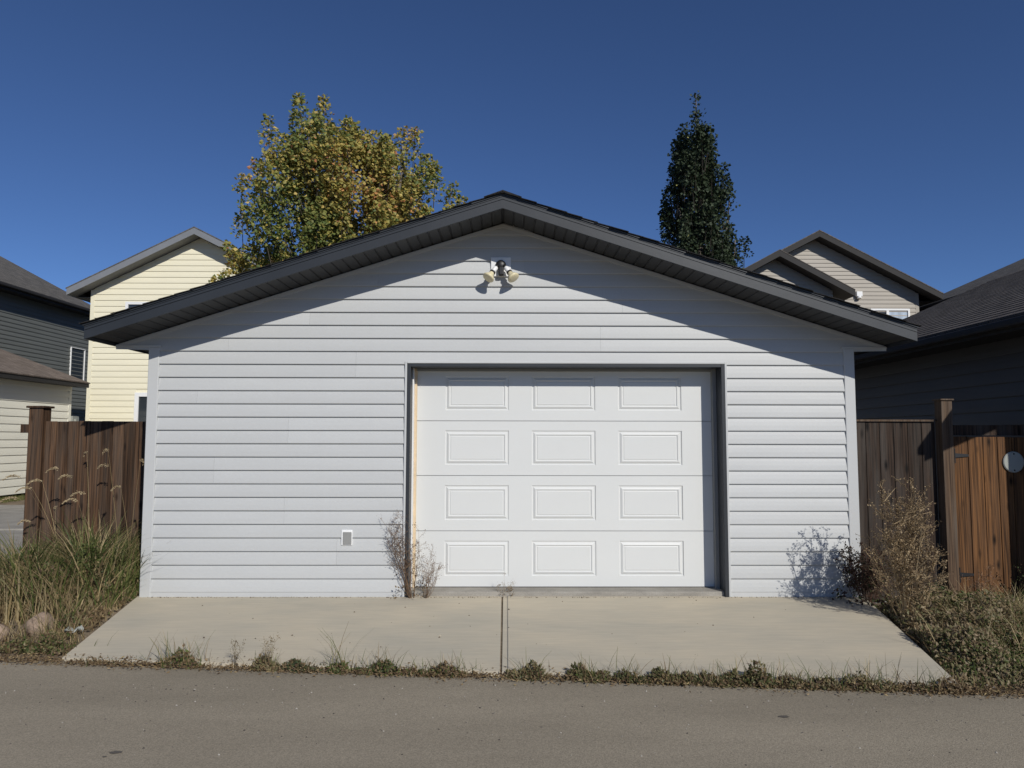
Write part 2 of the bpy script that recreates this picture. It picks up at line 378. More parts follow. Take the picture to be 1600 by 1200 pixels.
ends_l = lambda z: -GX + .078 if z < fz(GX) else -(AZ + .0 - z) / SL
ends_r = lambda z: GX - .078 if z < fz(GX) else (AZ + .0 - z) / SL
siding(fwall, (0, 0, 0), 0, lambda z: max(-GX + .078 if z < 2.27 else -TX + .03, -(AZ - z) / SL), lambda z: min(GX - .078 if z < 2.27 else TX - .03, (AZ - z) / SL), ZB, AZ - .03, E_, m_siding, True, jl,
       holes=[(D0 - .022, D1 + .022, -1, DH - .02)])
# side siding (seen only from a step aside)
for s in (-1, 1):
    siding(swall, (s * (GX), GD / 2, 0), s * math.pi / 2, lambda z: -GD / 2 + .08, lambda z: GD / 2, ZB, 2.25, E_, m_siding, False, part_name='side_siding')
# corner posts, base strip, frieze trims
for s in (-1, 1):
    m = MB(); x0, x1 = sorted((s * (GX - .080), s * (GX + .022))); m.box((x0, -.024, -.052), (x1, .08, 2.292))
    m.build('corner_post', m_trim, gar, bevel=.006)
bx('base_strip', (-GX + .08, -.016, -.05), (D0 - .02, .001, ZB - .0005), m_trim, gar)
bx('base_strip', (D1 + .02, -.016, -.05), (GX - .08, .001, ZB - .0005), m_trim, gar)
for s in (-1, 1):
    m = MB(); a, b = (0, AZ - .002), (s * (TX - .03), fz(TX - .03) - .002); t = .032
    P = [a, b, (b[0], b[1] - t), (0, AZ - .002 - t)]
    m.prism(P[::-1] if s > 0 else P, -.020, .0); m.build('gable_trim', m_trim, gar)
# little wall wedge closing the eave return beyond the corners
for s in (-1, 1):
    m = MB(); P = [(s * (GX - .01), 2.296), (s * (TX - .02), 2.296), (s * (TX - .02), fz(TX - .02) + .01), (s * (GX - .01), fz(GX) + .015)]
    m.prism(P if s > 0 else P[::-1], .001, .03); m.build('eave_return', m_trim, gar)
    a, b = sorted((s * (GX - .1), s * (TX - .03))); bx('return_trim', (a, -.026, 2.2925), (b, .0, 2.310), m_trim, gar)

# roof: decking, fascias, drip edges, soffit panels, shingle courses
def roof_frame(s, tipx, tipz, slope, y0):
    """local axes: x along +Y, y up the slope, z normal; origin at the eave tip on the front"""
    c = 1 / math.hypot(1, slope); ux = Vector((0, 1, 0)); uy = Vector((-s * c, 0, slope * c)); uz = ux.cross(uy)
    if uz.z < 0: uz = -uz
    T = Matrix((ux, uy, uz)).transposed().to_4x4(); T.translation = Vector((tipx, y0, tipz)); return T
L_roof = math.hypot(TX, TX * SL)
for s in (-1, 1):
    # decking under the shingles
    m = MB(); P = [(0, AZ + .085), (s * TX, fz(TX) + .085), (s * TX, fz(TX) + .132), (0, AZ + .132)]
    m.prism(P[::-1] if s < 0 else P, -OV + .004, GD + .45); m.build('roof_deck', m_roofblk, gar)
    # front fascia with pressed ribs
    m = MB()
    for zl, zh, out in ((0, .078, .020), (.078, .083, .013), (.083, .104, .021), (.104, .108, .014), (.108, .121, .022)):
        P = [(0, AZ + zl), (s * TX, fz(TX) + zl), (s * TX, fz(TX) + zh), (0, AZ + zh)]
        m.prism(P[::-1] if s < 0 else P, -OV - out + .02, -OV + .022)
    m.build('fascia', m_char, gar)
    m = MB(); P = [(0, AZ + .1225), (s * (TX + .012), fz(TX) + .1185), (s * (TX + .012), fz(TX) + .129), (0, AZ + .133)]
    m.prism(P[::-1] if s < 0 else P, -OV - .012, -OV + .003); m.build('drip_edge', m_char, gar)
    # eave fascia along the side
    a, b = sorted((s * TX, s * (TX - .02))); bx('eave_fascia', (a, -OV + .024, 2.302), (b, GD + .45, 2.424), m_char, gar)
    a, b = sorted((s * (GX + .001), s * (TX - .021))); bx('eave_soffit', (a, .031, 2.318), (b, GD, 2.326), m_soffit, gar)
    # gable soffit panels, one by one
    pw = .1015; T = roof_frame(s, s * TX, fz(TX) + SOF, SL, -OV + .022)
    m = MB(); dpt = OV - .022
    m.quad((0, .004, -.004), (dpt, .004, -.004), (dpt, pw - .016, -.004), (0, pw - .016, -.004))
    m.quad((0, pw - .016, -.004), (dpt, pw - .016, -.004), (dpt, pw - .009, .005), (0, pw - .009, .005))
    m.quad((0, pw - .009, .005), (dpt, pw - .009, .005), (dpt, pw - .002, .005), (0, pw - .002, .005))
    m.quad((0, pw - .002, .005), (dpt, pw - .002, .005), (dpt, pw + .004, -.004), (0, pw + .004, -.004))
    me = m.mesh('soffit_panel', m_soffit)
    np_ = int(L_roof / pw)
    for i in range(np_):
        o = link('soffit_panel', me, gar); o.matrix_local = T @ Matrix.Translation((0, L_roof - (np_ - i) * pw, 0))
    # shingle courses, slightly ragged at the rake
    rs = random.Random(11 + s); n_ = 27; ex_ = L_roof / n_
    variants = []
    for q in range(6):
        m = MB(); x0 = -.022 - .012 * q / 5 + rs.uniform(-.004, .004)
        m.box((x0, -.018, .002), (GD + .97, ex_ + .012, .008)); variants.append(m.mesh('shingle_course', m_shD))
    Tt = roof_frame(s, s * (TX + .012), fz(TX + .012) + .134, SL, -OV)
    for i in range(n_):
        o = link('shingle_course', variants[rs.randrange(6)], gar)
        o.matrix_local = Tt @ Matrix.Translation((0, i * ex_, .002 + .003 * rs.random())) @ Matrix.Rotation(-.035 - .015 * rs.random(), 4, 'X')
m = MB(); 
for s in (-1, 1):
    P = [(0, AZ + .142), (s * .17, fz(.17) + .146), (s * .17, fz(.17) + .150), (0, AZ + .156)]
    m.prism(P[::-1] if s < 0 else P, -OV - .036, GD + .47)
m.build('ridge_cap', m_shD, gar)

# foundation sill and floor
g = MB(); g.box((D0, .012, -.2), (D1, .35, -.004)); g.build('door_sill', m_concgrey, gar, bevel=.008)
g = MB(); g.box((-GX + .01, .05, -.3), (GX - .01, GD - .02, -.055)); g.build('foundation', m_concgrey, gar)

# door frame: charcoal clad jambs and header, pale J trim, stops
J = .030
g = MB(); g.box((D0 - .004, -.030, -.045), (D0 + J, .215, DH)); g.build('jamb', m_char, gar, bevel=.003)
g = MB(); g.box((D1 - J, -.030, -.045), (D1 + .004, .215, DH)); g.build('jamb', m_char, gar, bevel=.003)
g = MB(); g.box((D0 + J, -.030, DH - J), (D1 - J, .215, DH)); g.build('header', m_char, gar, bevel=.003)
bx('trim', (D0 - .026, -.028, -.045), (D0 - .005, .0, DH + .022), m_trim, gar, .003)
bx('trim', (D1 + .005, -.028, -.045), (D1 + .026, .0, DH + .022), m_trim, gar, .003)
bx('trim', (D0 - .005, -.034, DH + .002), (D1 + .005, .0, DH + .020), m_trim, gar, .003)
bx('weather_strip', (D0 + J, .128, -.004), (D0 + J + .012, .190, DH - J), m_white, gar)
bx('door_stop', (D0 + J, .1905, -.004), (D0 + J + .036, .2145, DH - J), m_tan, gar)
bx('door_stop', (D1 - J - .034, .150, -.004), (D1 - J, .2145, DH - J), m_flap, gar)
bx('door_stop', (D0 + J + .036, .176, DH - J - .022), (D1 - J - .034, .2145, DH - J), m_flap, gar)

# overhead door: backing, four sections, twelve stamped panels
FY = DY + .0155
door = bx('garage_door', (D0 - .0, FY + .02, -.0), (D1 + .0, FY + .05, 2.134), m_door, gar)
pxs = [(-.562, .061), (.286, .910), (1.135, 1.760)]
sh = .5335; seal = MB()
PZ = (.104, .438)
def section_mesh():
    m = MB(); X = [D0 + .002] + [q for p in pxs for q in p] + [D1 - .002]; Z = [.003, PZ[0], PZ[1], sh - .003]
    for i in range(len(X) - 1):
        for k in range(3):
            if k == 1 and i % 2 == 1: continue
            m.quad((X[i], 0, Z[k]), (X[i+1], 0, Z[k]), (X[i+1], 0, Z[k+1]), (X[i], 0, Z[k+1]))
    a, b = X[0], X[-1]
    m.quad((a, .016, Z[0] - .002), (b, .016, Z[0] - .002), (b, 0, Z[0]), (a, 0, Z[0]))
    m.quad((a, 0, Z[3]), (b, 0, Z[3]), (b, .016, Z[3] + .002), (a, .016, Z[3] + .002))
    return m.mesh('door_section', m_door)
def panel_mesh():
    w = pxs[0][1] - pxs[0][0]; hh = PZ[1] - PZ[0]; m = MB()
    loops = [(0, 0), (.005, .007), (.014, .008), (.026, .001), (.036, -.003), (.042, -.002), (.047, .004), (.052, .004), (.058, .001)]
    rc = [[(i, d, i), (w - i, d, i), (w - i, d, hh - i), (i, d, hh - i)] for i, d in loops]
    for A, B in zip(rc, rc[1:]):
        for k in range(4): m.quad(A[k], A[(k+1) % 4], B[(k+1) % 4], B[k])
    m.quad(*rc[-1]); return m.mesh('raised_panel', m_door)
sm, pm = section_mesh(), panel_mesh()
for k in range(4):
    o = link('door_section', sm, door); o.location = (0, FY, k * sh)
    for a, b in pxs:
        p = link('raised_panel', pm, door); p.location = (a, FY, k * sh + PZ[0])
bx('bottom_seal', (D0 + .02, FY + .002, -.0035), (D1 - .02, FY + .03, .004), m_black, door)

# ------------------------------------------------------------------ floodlight and outlet box on the garage
fl = empty('twin_floodlight', (-.02, 0, 3.07)); tag(fl, 'twin-headed floodlight with cream bulbs on white plate under garage gable', 'light')
def fb(name, a, b, mt, par=fl, bev=.004):
    q = Vector((-.02, 0, 3.07)); return bx(name, Vector(a) - q, Vector(b) - q, mt, par, bev)
fb('mounting_plate', (-.115, -.030, 2.985), (.077, -.001, 3.172), m_white)
m = MB(); m.lathe([(0, .050), (.018, .050), (.028, .042), (.04, .026)], (.0, -.0302, .02), (0, -1, 0), 24); m.build('canopy', m_black, fl, True)
m = MB(); m.box((-.022, -.085, -.085), (.030, -.031, .0)); m.build('sensor_body', m_black, fl, bevel=.012)
for s in (-1, 1):
    ax = Vector((s * .50, -.40, -.77)).normalized(); b0 = Vector((s * .030 + .002, -.075, .012)); 
    m = MB(); m.tube([b0, b0 + ax * .035], .014, 10); m.build('swivel', m_black, fl, True)
    b1 = b0 + ax * .03
    m = MB(); m.lathe([(0, .019), (.01, .023), (.062, .024), (.066, .02)], b1, ax); m.build('socket', m_white, fl, True)
    m = MB(); m.lathe([(0, .028), (.016, .029)], b1 + ax * .062, ax); m.build('gasket', m_black, fl)
    m = MB(); m.lathe([(0, .023), (.02, .026), (.045, .042), (.062, .055), (.072, .0585), (.079, .057), (.085, .045), (.088, .02)], b1 + ax * .074, ax, 28); m.build('bulb', m_bulb, fl, True)

ob = empty('outlet_box', (-1.456, 0, .5)); tag(ob, 'small white outlet box with grey flap low on the garage siding', 'outlet box')
m = MB(); m.box((-.052, -.026, -.072), (.052, -.001, .072)); m.build('frame', m_white, ob, bevel=.006)
m = MB(); m.box((-.034, -.034, -.062), (.047, -.0265, .050)); m.build('flap', m_flap, ob, bevel=.004)
m = MB(); m.tube([(-.03, -.031, .055), (.043, -.031, .055)], .005, 8); m.build('hinge', m_white, ob)

# ------------------------------------------------------------------ neighbouring buildings (ridge runs along Y)
def building(name, label, cat, ax, aw, y0, y1, zb, tipx, tipz, slope, ovf, ovb, fh, mw, mf, ms, msh, e, sides, indiv=True, holes=(), group=None, courses=False, soff=.05):
    """ax: ridge x, aw: half width of the walls, tipx: half width to fascia tip, tipz: top of fascia at tip"""
    root = empty(name, (ax, y0, zb)); tag(root, label, cat, group)
    O = Vector((ax, y0, zb)); Z = lambda x: tipz + slope * (tipx - abs(x)) - zb       # roof top, local
    dp = y1 - y0; we = Z(aw) - fh
    m = MB(); m.prism([(-aw, 0), (aw, 0), (aw, we), (0, Z(0) - fh), (-aw, we)], .002, dp); wall = m.build('wall', mw, root)
    soffz = tipz - zb - fh + .015
    for s in (-1, 1):
        m = MB(); P = [(0, Z(0) - .02), (s*tipx, Z(tipx) - .02), (s*tipx, Z(tipx)), (0, Z(0))]
        m.prism(P[::-1] if s < 0 else P, -ovf - .03, dp + ovb + .03)
        T = roof_frame(s, s * tipx, Z(tipx), slope, -ovf - .03); L = math.hypot(tipx, tipx * slope)
        m = MB(); m.box((0, -.03, -.02), (dp + ovf + ovb + .06, L, .006)); o = m.build('roof', msh, root); o.matrix_local = T
        if courses:
            n_ = int(L / .142); m = MB(); m.box((-.01, -.012, 0), (dp + ovf + ovb + .07, .15, .008)); me = m.mesh('shingle_course', msh)
            for i in range(n_):
                c = link('shingle_course', me, o); c.matrix_local = Matrix.Translation((rb.uniform(-.01, .01), i * .142, .008)) @ Matrix.Rotation(-.05, 4, 'X')
        for yy, nm in ((-ovf - .02, 'fascia'), (dp + ovb, 'fascia')):
            m = MB(); P = [(0, Z(0) - fh), (s*tipx, Z(tipx) - fh), (s*tipx, Z(tipx) - .021), (0, Z(0) - .021)]
            m.prism(P[::-1] if s < 0 else P, yy, yy + .02); m.build(nm, mf, root)
        a, b = sorted((s * tipx, s * (tipx - .02))); bx('eave_fascia', (a, -ovf, Z(tipx) - fh), (b, dp + ovb, Z(tipx) - .021), mf, root)
        a, b = sorted((s * (tipx - .02) , s * (tipx + .09))); 
        a, b = sorted((s * tipx, s * (tipx + .085)))
        if courses or 'gutter' in sides: bx('gutter', (a, -ovf, Z(tipx) - .115), (b, dp + ovb, Z(tipx) - .035), mf, root, .02)
        a, b = sorted((s * (aw + .002), s * (tipx - .021))); bx('eave_soffit', (a, 0, soffz), (b, dp, soffz + .01), ms, root)
        for ya, yb in ((-ovf + .001, .0), (dp + .001, dp + ovb)):
            m = MB(); P = [(0, Z(0) - fh + .012), (s*(tipx-.021), Z(tipx-.021) - fh + .012), (s*(tipx-.021), Z(tipx-.021) - fh + .022), (0, Z(0) - fh + .022)]
            m.prism(P[::-1] if s < 0 else P, ya, yb); m.build('gable_soffit', ms, root)
    if 'front' in sides:
        siding(wall, (0, 0, 0), 0, lambda z: max(-aw + .09, -(Z(0) - fh - z) / slope), lambda z: min(aw - .09, (Z(0) - fh - z) / slope), .0, Z(0) - fh - .06, e, mw, indiv, holes=holes)
    if 'right' in sides:
        siding(wall, (aw, dp / 2, 0), math.pi / 2, lambda z: -dp / 2 + .09, lambda z: dp / 2 - .09, 0., soffz - .02, e, mw, indiv and 'front' not in sides, holes=holes if 'front' not in sides else ())
    if 'left' in sides:
        siding(wall, (-aw, dp / 2, 0), -math.pi / 2, lambda z: -dp / 2 + .09, lambda z: dp / 2 - .09, 0., soffz - .02, e, mw, indiv and 'front' not in sides, holes=holes if 'front' not in sides else ())
    for sx in (-1, 1):
        for yy in (0, dp):
            a, b = sorted((sx * (aw - .09), sx * (aw + .018))); y_a, y_b = (yy - .018, yy + .09) if yy == 0 else (yy - .09, yy + .018)
            bx('corner_post', (a, y_a, 0), (b, y_b, we - .0), mw if cat != 'x' else mf, root)
    return root

def window(parent, x0, x1, z0, z1, y=-.0, rz=0, org=(0, 0), mullion=None, curtain=False, door=False, fr=.07):
    """sash in a wall plane; local x along wall, -y outward"""
    T = Matrix.Translation((org[0], org[1], 0)) @ Matrix.Rotation(rz, 4, 'Z')
    m = MB(); m.box((x0 - fr, -.05, z0 - fr), (x0, 0, z1 + fr)); m.box((x1, -.05, z0 - fr), (x1 + fr, 0, z1 + fr))
    m.box((x0, -.05, z1), (x1, 0, z1 + fr)); m.box((x0, -.05, z0 - fr), (x1, 0, z0))
    if mullion: m.box((mullion - .04, -.045, z0), (mullion + .04, -.002, z1))
    w = m.build('door' if door else 'window', m_white, parent); w.matrix_local = T
    if mullion:
        for a, b, mt in ((x0, mullion - .04, m_glass), (mullion + .04, x1, m_curtain if curtain else m_glass)):
            p = bx('pane', (a, -.018, z0), (b, -.008, z1), mt, w)
    else: bx('pane', (x0, -.018, z0), (x1, -.008, z1), m_glass, w)
    return w

# pale yellow house, gable towards us
yh = building('yellow_house', 'pale yellow two-storey house with grey gable trim, behind the left fence', 'house', -8.47, 2.94, 13.0, 23, 0.0, 3.38, 5.48, .50, .42, .4, .20, m_yellow, m_fgrey, m_sofg, m_shA, .163,
              ('front',), True, holes=[(-1.98, -.92, 4.4, 5.20), (-1.62, -.70, .1, 2.68)])
window(yh, -1.91, -1.0, 4.50, 5.10, fr=.075); window(yh, -1.52, -.78, .12, 2.56, door=True, fr=.11)
# slate grey house at the far left, its right wall in view
gh = building('grey_house', 'dark slate grey two-storey house with brown shingle roof at left edge', 'house', -18.6, 4.3, 8.0, 18.2, 0.0, 4.7, 5.74, .533, .35, .15, .19, m_greyh, m_fdark, m_fdark, m_shA, .125, ('right', 'gutter'), False)
window(gh, 3.85, 4.6, 3.35, 4.40, rz=math.pi / 2, org=(4.3, 5.1), fr=.022)
m = MB(); m.box((4.32, 9.0, 1.65), (4.45, 9.35, 2.15)); m.box((4.45, 9.08, 1.85), (4.52, 9.2, 2.05)); m.build('utility_meter', m_plate, gh)
# cream garage in front of it
cg = building('cream_garage', 'cream-sided neighbour garage with reddish brown shingles beyond the left fence', 'garage', -13.6, 2.75, 4.5, 11.3, .19, 3.10, 2.82, .375, .30, .15, .13, m_cream, m_fdark, m_fdark, m_shC, .172, ('right',), True)
# taupe house at the back right with a projecting gable
th = building('taupe_house', 'taupe-sided two-storey house with dark trim and two gables behind the right eave', 'house', 9.66, 3.2, 15.4, 25, 0.0, 3.72, 5.90, .523, .42, .3, .20, m_tanh, m_fdark, m_fdark, m_shB, .128, ('front',), False)
window(th, 1.75, 2.85, 4.15, 5.42, mullion=2.22, curtain=True, fr=.06)
def sub_gable(par, ox, oy, aw, tipx, tipz, slope, ovf, dp, fh, e):
    Z = lambda x: tipz + slope * (tipx - abs(x))
    m = MB(); m.prism([(ox - aw, 0), (ox + aw, 0), (ox + aw, Z(aw) - fh), (ox, Z(0) - fh), (ox - aw, Z(aw) - fh)], oy, oy + dp); w = m.build('bay_wall', m_tanh, par)
    siding(w, (ox, oy, 0), 0, lambda z: max(-aw, -(Z(0) - fh - z) / slope), lambda z: min(aw, (Z(0) - fh - z) / slope), 3.0, Z(0) - fh - .06, e, m_tanh, False)
    rf = MB()
    for s in (-1, 1):
        P = [(ox, Z(0) - .02), (ox + s*tipx, Z(tipx) - .02), (ox + s*tipx, Z(tipx)), (ox, Z(0))]; rf.prism(P[::-1] if s < 0 else P, oy - ovf - .03, oy + dp)
        m = MB(); P = [(ox, Z(0) - fh), (ox + s*tipx, Z(tipx) - fh), (ox + s*tipx, Z(tipx) - .021), (ox, Z(0) - .021)]
        m.prism(P[::-1] if s < 0 else P, oy - ovf - .02, oy - ovf); m.build('fascia', m_fdark, par)
        m = MB(); P = [(ox, Z(0) - fh + .01), (ox + s*tipx, Z(tipx) - fh + .01), (ox + s*tipx, Z(tipx) - fh + .03), (ox, Z(0) - fh + .03)]
        m.prism(P[::-1] if s < 0 else P, oy - ovf, oy + dp - .01); m.build('gable_soffit', m_fdark, par)
    rf.build('bay_roof', m_shB, par)
sub_gable(th, 7.90 - 9.66, 14.05 - 15.4, 1.68, 2.14, 5.72, .543, .42, 1.35, .20, .128)
m = MB(); m.box((-.09, -.14, -.08), (.09, -.02, .07)); m.lathe([(0, .06), (.1, .07)], (.0, -.08, -.05), (0, -.2, -1), 12)
o = m.build('porch_light', m_white, th, bevel=.01); o.location = (10.98 - 9.66, 0, 5.93)
m = MB(); m.lathe([(0, .11), (.16, .11), (.2, .07)], (9.62 - 9.66 - 0, -.9, 5.45), (0, -.3, -1), 14); m.build('vent_hood', m_black, th)
# far right house, only its roof and shaded wall
fr_ = building('brown_roofed_house', 'house with weathered brown shingle roof at the far right edge', 'house', 19.0, 4.95, 9.0, 17.8, 0.0, 5.4, 5.76, .4375, .35, .2, .19, m_tanh, m_fdark, m_fdark, m_shA, .128, ('left', 'gutter'), False)
# dark garage close on the right
dg = building('dark_garage', 'charcoal-sided neighbour garage with dark brown shingle roof, close on the right', 'garage', 9.0, 3.44, -1.25, 5.6, -.12, 3.90, 2.66, .4385, .50, .35, .15, m_dark, m_fdark, m_fdark, m_shB, .155, ('left',), True, courses=True)

# ------------------------------------------------------------------ fences and gate
rf_ = random.Random(21)
def boards(parent, x0, x1, z0, z1, y, w, mt, org, th=.019, nm='board', jit=.006):
    me = []
    for q in range(3):
        ww = w - .004 - .0015 * q; m = MB(); m.box((0, 0, 0), (ww, th, z1 - z0)); me.append(m.mesh(nm, mt))
    x = x0
    while x < x1 - .03:
        o = link(nm, me[rf_.randrange(3)], parent, .003)
        o.location = (x - org[0], y + rf_.uniform(-.003, .003) - org[1], z0 + rf_.uniform(-jit, jit) - org[2])
        if x + w > x1: o.scale.x = (x1 - x) / w
        x += w
o_ = (-4.2, .75, -.06); fL = empty('wood_fence', o_); tag(fL, 'short weathered brown plank fence with capped post, behind tall grass', 'fence')
boards(fL, -4.80, -3.38, -.03, 1.603, .75, .118, m_fence, o_)
m = MB(); m.box((-.752, -.045, -.1), (-.606, .10, 1.80)); p = m.build('post', m_fence, fL, bevel=.006)
m = MB(); m.box((-.772, -.065, 1.80), (-.586, .12, 1.822)); m.build('cap', m_fence, p, bevel=.004)
for z in (.25, 1.30): bx('rail', (-.6, .025, z), (.82, .063, z + .089), m_fence, fL)
bx('rail_stub', (-.86, .0, 1.54), (-.753, .04, 1.63), m_fence, fL)
o_ = (3.9, .10, -.14); fR = empty('wood_fence', o_); tag(fR, 'greyed dark plank fence with tall post between pale garage and gate', 'fence')
boards(fR, 3.385, 4.205, -.10, 1.597, .11, .137, m_fenceG, o_, jit=.002)
bx('cap_rail', (3.385 - 3.9, -.012, 1.739), (4.204 - 3.9, .05, 1.757), m_post, fR)
for z in (.25, 1.35): bx('rail', (3.385 - 3.9, .03, z), (4.2 - 3.9, .068, z + .089), m_fenceG, fR)
m = MB(); m.box((4.212 - 3.9, -.085, -.1), (4.318 - 3.9, .03, 1.94)); p = m.build('post', m_post, fR, bevel=.005)
m = MB(); m.box((4.200 - 3.9, -.1, 1.94), (4.330 - 3.9, .045, 1.955)); m.build('cap', m_post, p, bevel=.003)
bx('gate_beam', (4.345 - 3.9, .015, 1.605), (5.53 - 3.9, .06, 1.705), m_black if False else m_fenceG, fR)
bx('beam_bracket', (4.3185 - 3.9, .01, 1.60), (4.345 - 3.9, .065, 1.72), m_fenceG, fR)
o_ = (4.33, .05, -.14); gt = empty('wood_gate', o_); tag(gt, 'orange-brown cedar plank gate with black hinge beside the tall post', 'gate')
boards(gt, 4.335, 5.50, -.13, 1.452, .05, .142, m_gate, o_, jit=.004)
for z in (.2, 1.3): bx('gate_rail', (.01, .022, z), (1.16, .06, z + .089), m_gate, gt)
m = MB(); m.box((-.034, -.012, 1.345), (.002, -.003, 1.475)); m.tube([(.004, -.012, 1.34), (.004, -.012, 1.48)], .008, 8)
n0 = 0; m.prism([(.008, 1.392), (.14, 1.402), (.14, 1.424), (.008, 1.434)], -.012, -.004); m.build('hinge', m_black, gt)
m = MB(); m.box((-.034, -.012, .22), (.002, -.003, .35)); m.tube([(.004, -.012, .215), (.004, -.012, .355)], .008, 8); m.prism([(.008, .267), (.14, .277), (.14, .299), (.008, .309)], -.012, -.004); m.build('hinge', m_black, gt)
rp = empty('round_plate', (4.90, .045, 1.21)); tag(rp, 'round pale grey plate fixed to the gate boards', 'plate')
m = MB(); m.lathe([(0, .101), (.008, .101), (.014, .094), (.016, .05)], (0, 0, 0), (0, -1, 0), 36); m.build('disc', m_plate, rp)
for z in (-.078, .078): m = MB(); m.lathe([(0, .008), (.005, .006)], (0, -.0152, z), (0, -1, 0), 10); m.build('screw', m_black, rp)

# ------------------------------------------------------------------ foliage builders (numpy)
def rngs(seed): return np.random.default_rng(seed)
def colmesh(name, V, F, C, mt, parent=None):
    me = bpy.data.meshes.new(name); me.from_pydata(V.tolist() if hasattr(V, 'tolist') else V, [], F)
    a = me.attributes.new('Col', 'FLOAT_COLOR', 'POINT'); CC = np.ones((len(V), 4), np.float32); CC[:, :3] = C; a.data.foreach_set('color', CC.ravel())
    me.materials.append(mt); me.update(); o = bpy.data.objects.new(name, me); COL.objects.link(o); o.parent = parent
    return o
def norm(a): return a / np.maximum(np.linalg.norm(a, axis=-1, keepdims=True), 1e-9)
def leaf_quads(P, D, S, rg, asp=.75, fold=.25, up=0.):
    """leaf = folded kite: 4 points along random in-plane axis"""
    n = len(P); A = norm(D)
    if up:
        Nw = norm(rg.normal(size=(n, 3)) * .55 + np.array([.25, -.55, .75]) * up); A = norm(A - Nw * (A * Nw).sum(1, keepdims=True)); B = norm(np.cross(A, Nw))
    else: B = norm(np.cross(A, rg.normal(size=(n, 3))))
    Nn = np.cross(A, B); S = S[:, None]
    V = np.stack([P, P + A*S*.45 + B*S*asp*.5 + Nn*S*fold*.5, P + A*S, P + A*S*.45 - B*S*asp*.5 + Nn*S*fold*.5], 1).reshape(-1, 3)
    i = np.arange(n) * 4
    F = np.concatenate([np.stack([i, i+1, i+2], 1), np.stack([i, i+2, i+3], 1)]).tolist()
    return V, F
def pick(rg, n, pal, w, var=.2):
    pal = np.array(pal); k = rg.choice(len(pal), n, p=np.array(w) / sum(w)); return np.clip(pal[k] * rg.uniform(1 - var, 1 + var, (n, 1)), 0, 1)
def blades(root, H, lean, bend, width, rg, seg=4, az=None):
    """curved tapering strips"""
    n = len(root); az = rg.uniform(0, 2*np.pi, n) if az is None else az; d = np.stack([np.cos(az), np.sin(az), np.zeros(n)], 1)
    wd = np.stack([-np.sin(az), np.cos(az), np.zeros(n)], 1) * .5 + rg.normal(0, .35, (n, 3)) * np.array([1, 1, 0]); wd = norm(wd)
    V = []
    for s in range(seg + 1):
        t = s / seg; c = root + d * (lean * t + bend * t**2.3)[:, None] * H[:, None] + np.array([0, 0, 1]) * (H * (t - .5 * np.minimum(bend, 1.2) * t**3 * .55))[:, None]
        w = (width * (1 - t**1.8) * .5 + .0006)[:, None]
        V.append(c - wd * w); V.append(c + wd * w)
    V = np.stack(V, 1); m = 2 * (seg + 1); i = np.arange(n) * m; F = []
    for s in range(seg): F.append(np.stack([i + 2*s, i + 2*s + 1, i + 2*s + 3, i + 2*s + 2], 1))
    tip = (V[:, -1] + V[:, -2]) / 2
    return V.reshape(-1, 3), np.concatenate(F).tolist(), m, tip, d
def merge(parts):
    V = []; F = []; C = []; n = 0
    for v, f, c in parts: V.append(v); F += [[q + n for q in p] for p in f]; C.append(c); n += len(v)
    return np.concatenate(V), F, np.concatenate(C)
def tri_tubes(segs, r0):
    """segs: list of (a, b, ra, rb) thin 3-sided stems"""
    V = []; F = []
    for a, b, ra, rb_ in segs:
        a = np.array(a); b = np.array(b); t = norm(b - a); u = norm(np.cross(t, [.31, .7, .2])); w = np.cross(t, u); n = len(V)
        for p, r in ((a, ra), (b, rb_)):
            for k in range(3): V.append(p + (u * math.cos(2.094*k) + w * math.sin(2.094*k)) * r)
        for k in range(3): F.append([n + k, n + (k+1) % 3, n + 3 + (k+1) % 3, n + 3 + k])
    return np.array(V), F

# ------------------------------------------------------------------ trees
def tree(name, label, base, limbs, shoots, rg, pal_fn, leaf_s, per_len, rad, mt, asp, fold=.3, upb=0.):
    root = empty(name, base); tag(root, label, 'tree', 'backyard trees'); b = Vector(base)
    m = MB()
    for pts, rr in limbs: m.tube([Vector(p) - b for p in pts], rr, 7)
    m.build('trunk', m_bark, root, True)
    # twigs + leaves
    P = []; D = []; segs = []
    for a, d, L in shoots:
        a = np.array(a) - np.array(base); d = np.array(d); n = int(L * per_len)
        t = rg.uniform(0, 1, n) ** .85; ang = rg.uniform(0, 2*np.pi, n); rr = rad * (1.1 - .72 * t) * rg.uniform(.25, 1.1, n)
        u = norm(np.cross(d, [.2, .9, .1])); w = np.cross(d, u)
        off = u * (np.cos(ang) * rr)[:, None] + w * (np.sin(ang) * rr)[:, None]
        P.append(a + d * (t * L)[:, None] + off); D.append(norm(off + np.array([0, 0, -.06]) + rg.normal(0, .08, (n, 3))) + d * .3 + rg.normal(0, .35, (n, 3)))
        segs.append((a - d * .35, a + d * L * .5, .011, .007)); segs.append((a + d * L * .5, a + d * L * .98, .007, .003))
    P = np.concatenate(P); D = np.concatenate(D); S = leaf_s * rg.uniform(.65, 1.3, len(P))
    V, F = leaf_quads(P, D, S, rg, asp, fold, upb); C = np.repeat(pal_fn(P + np.array(base), rg), 4, 0)
    o = colmesh('crown', V, F, C, mt, root); o['kind'] = 'stuff'
    V, F = tri_tubes(segs, 0); o = colmesh('twigs', V, F, np.tile((.10, .085, .065), (len(V), 1)), m_dry, root); o['kind'] = 'stuff'
    return root
rg = rngs(7); sh_ = []; Y0 = 8.0
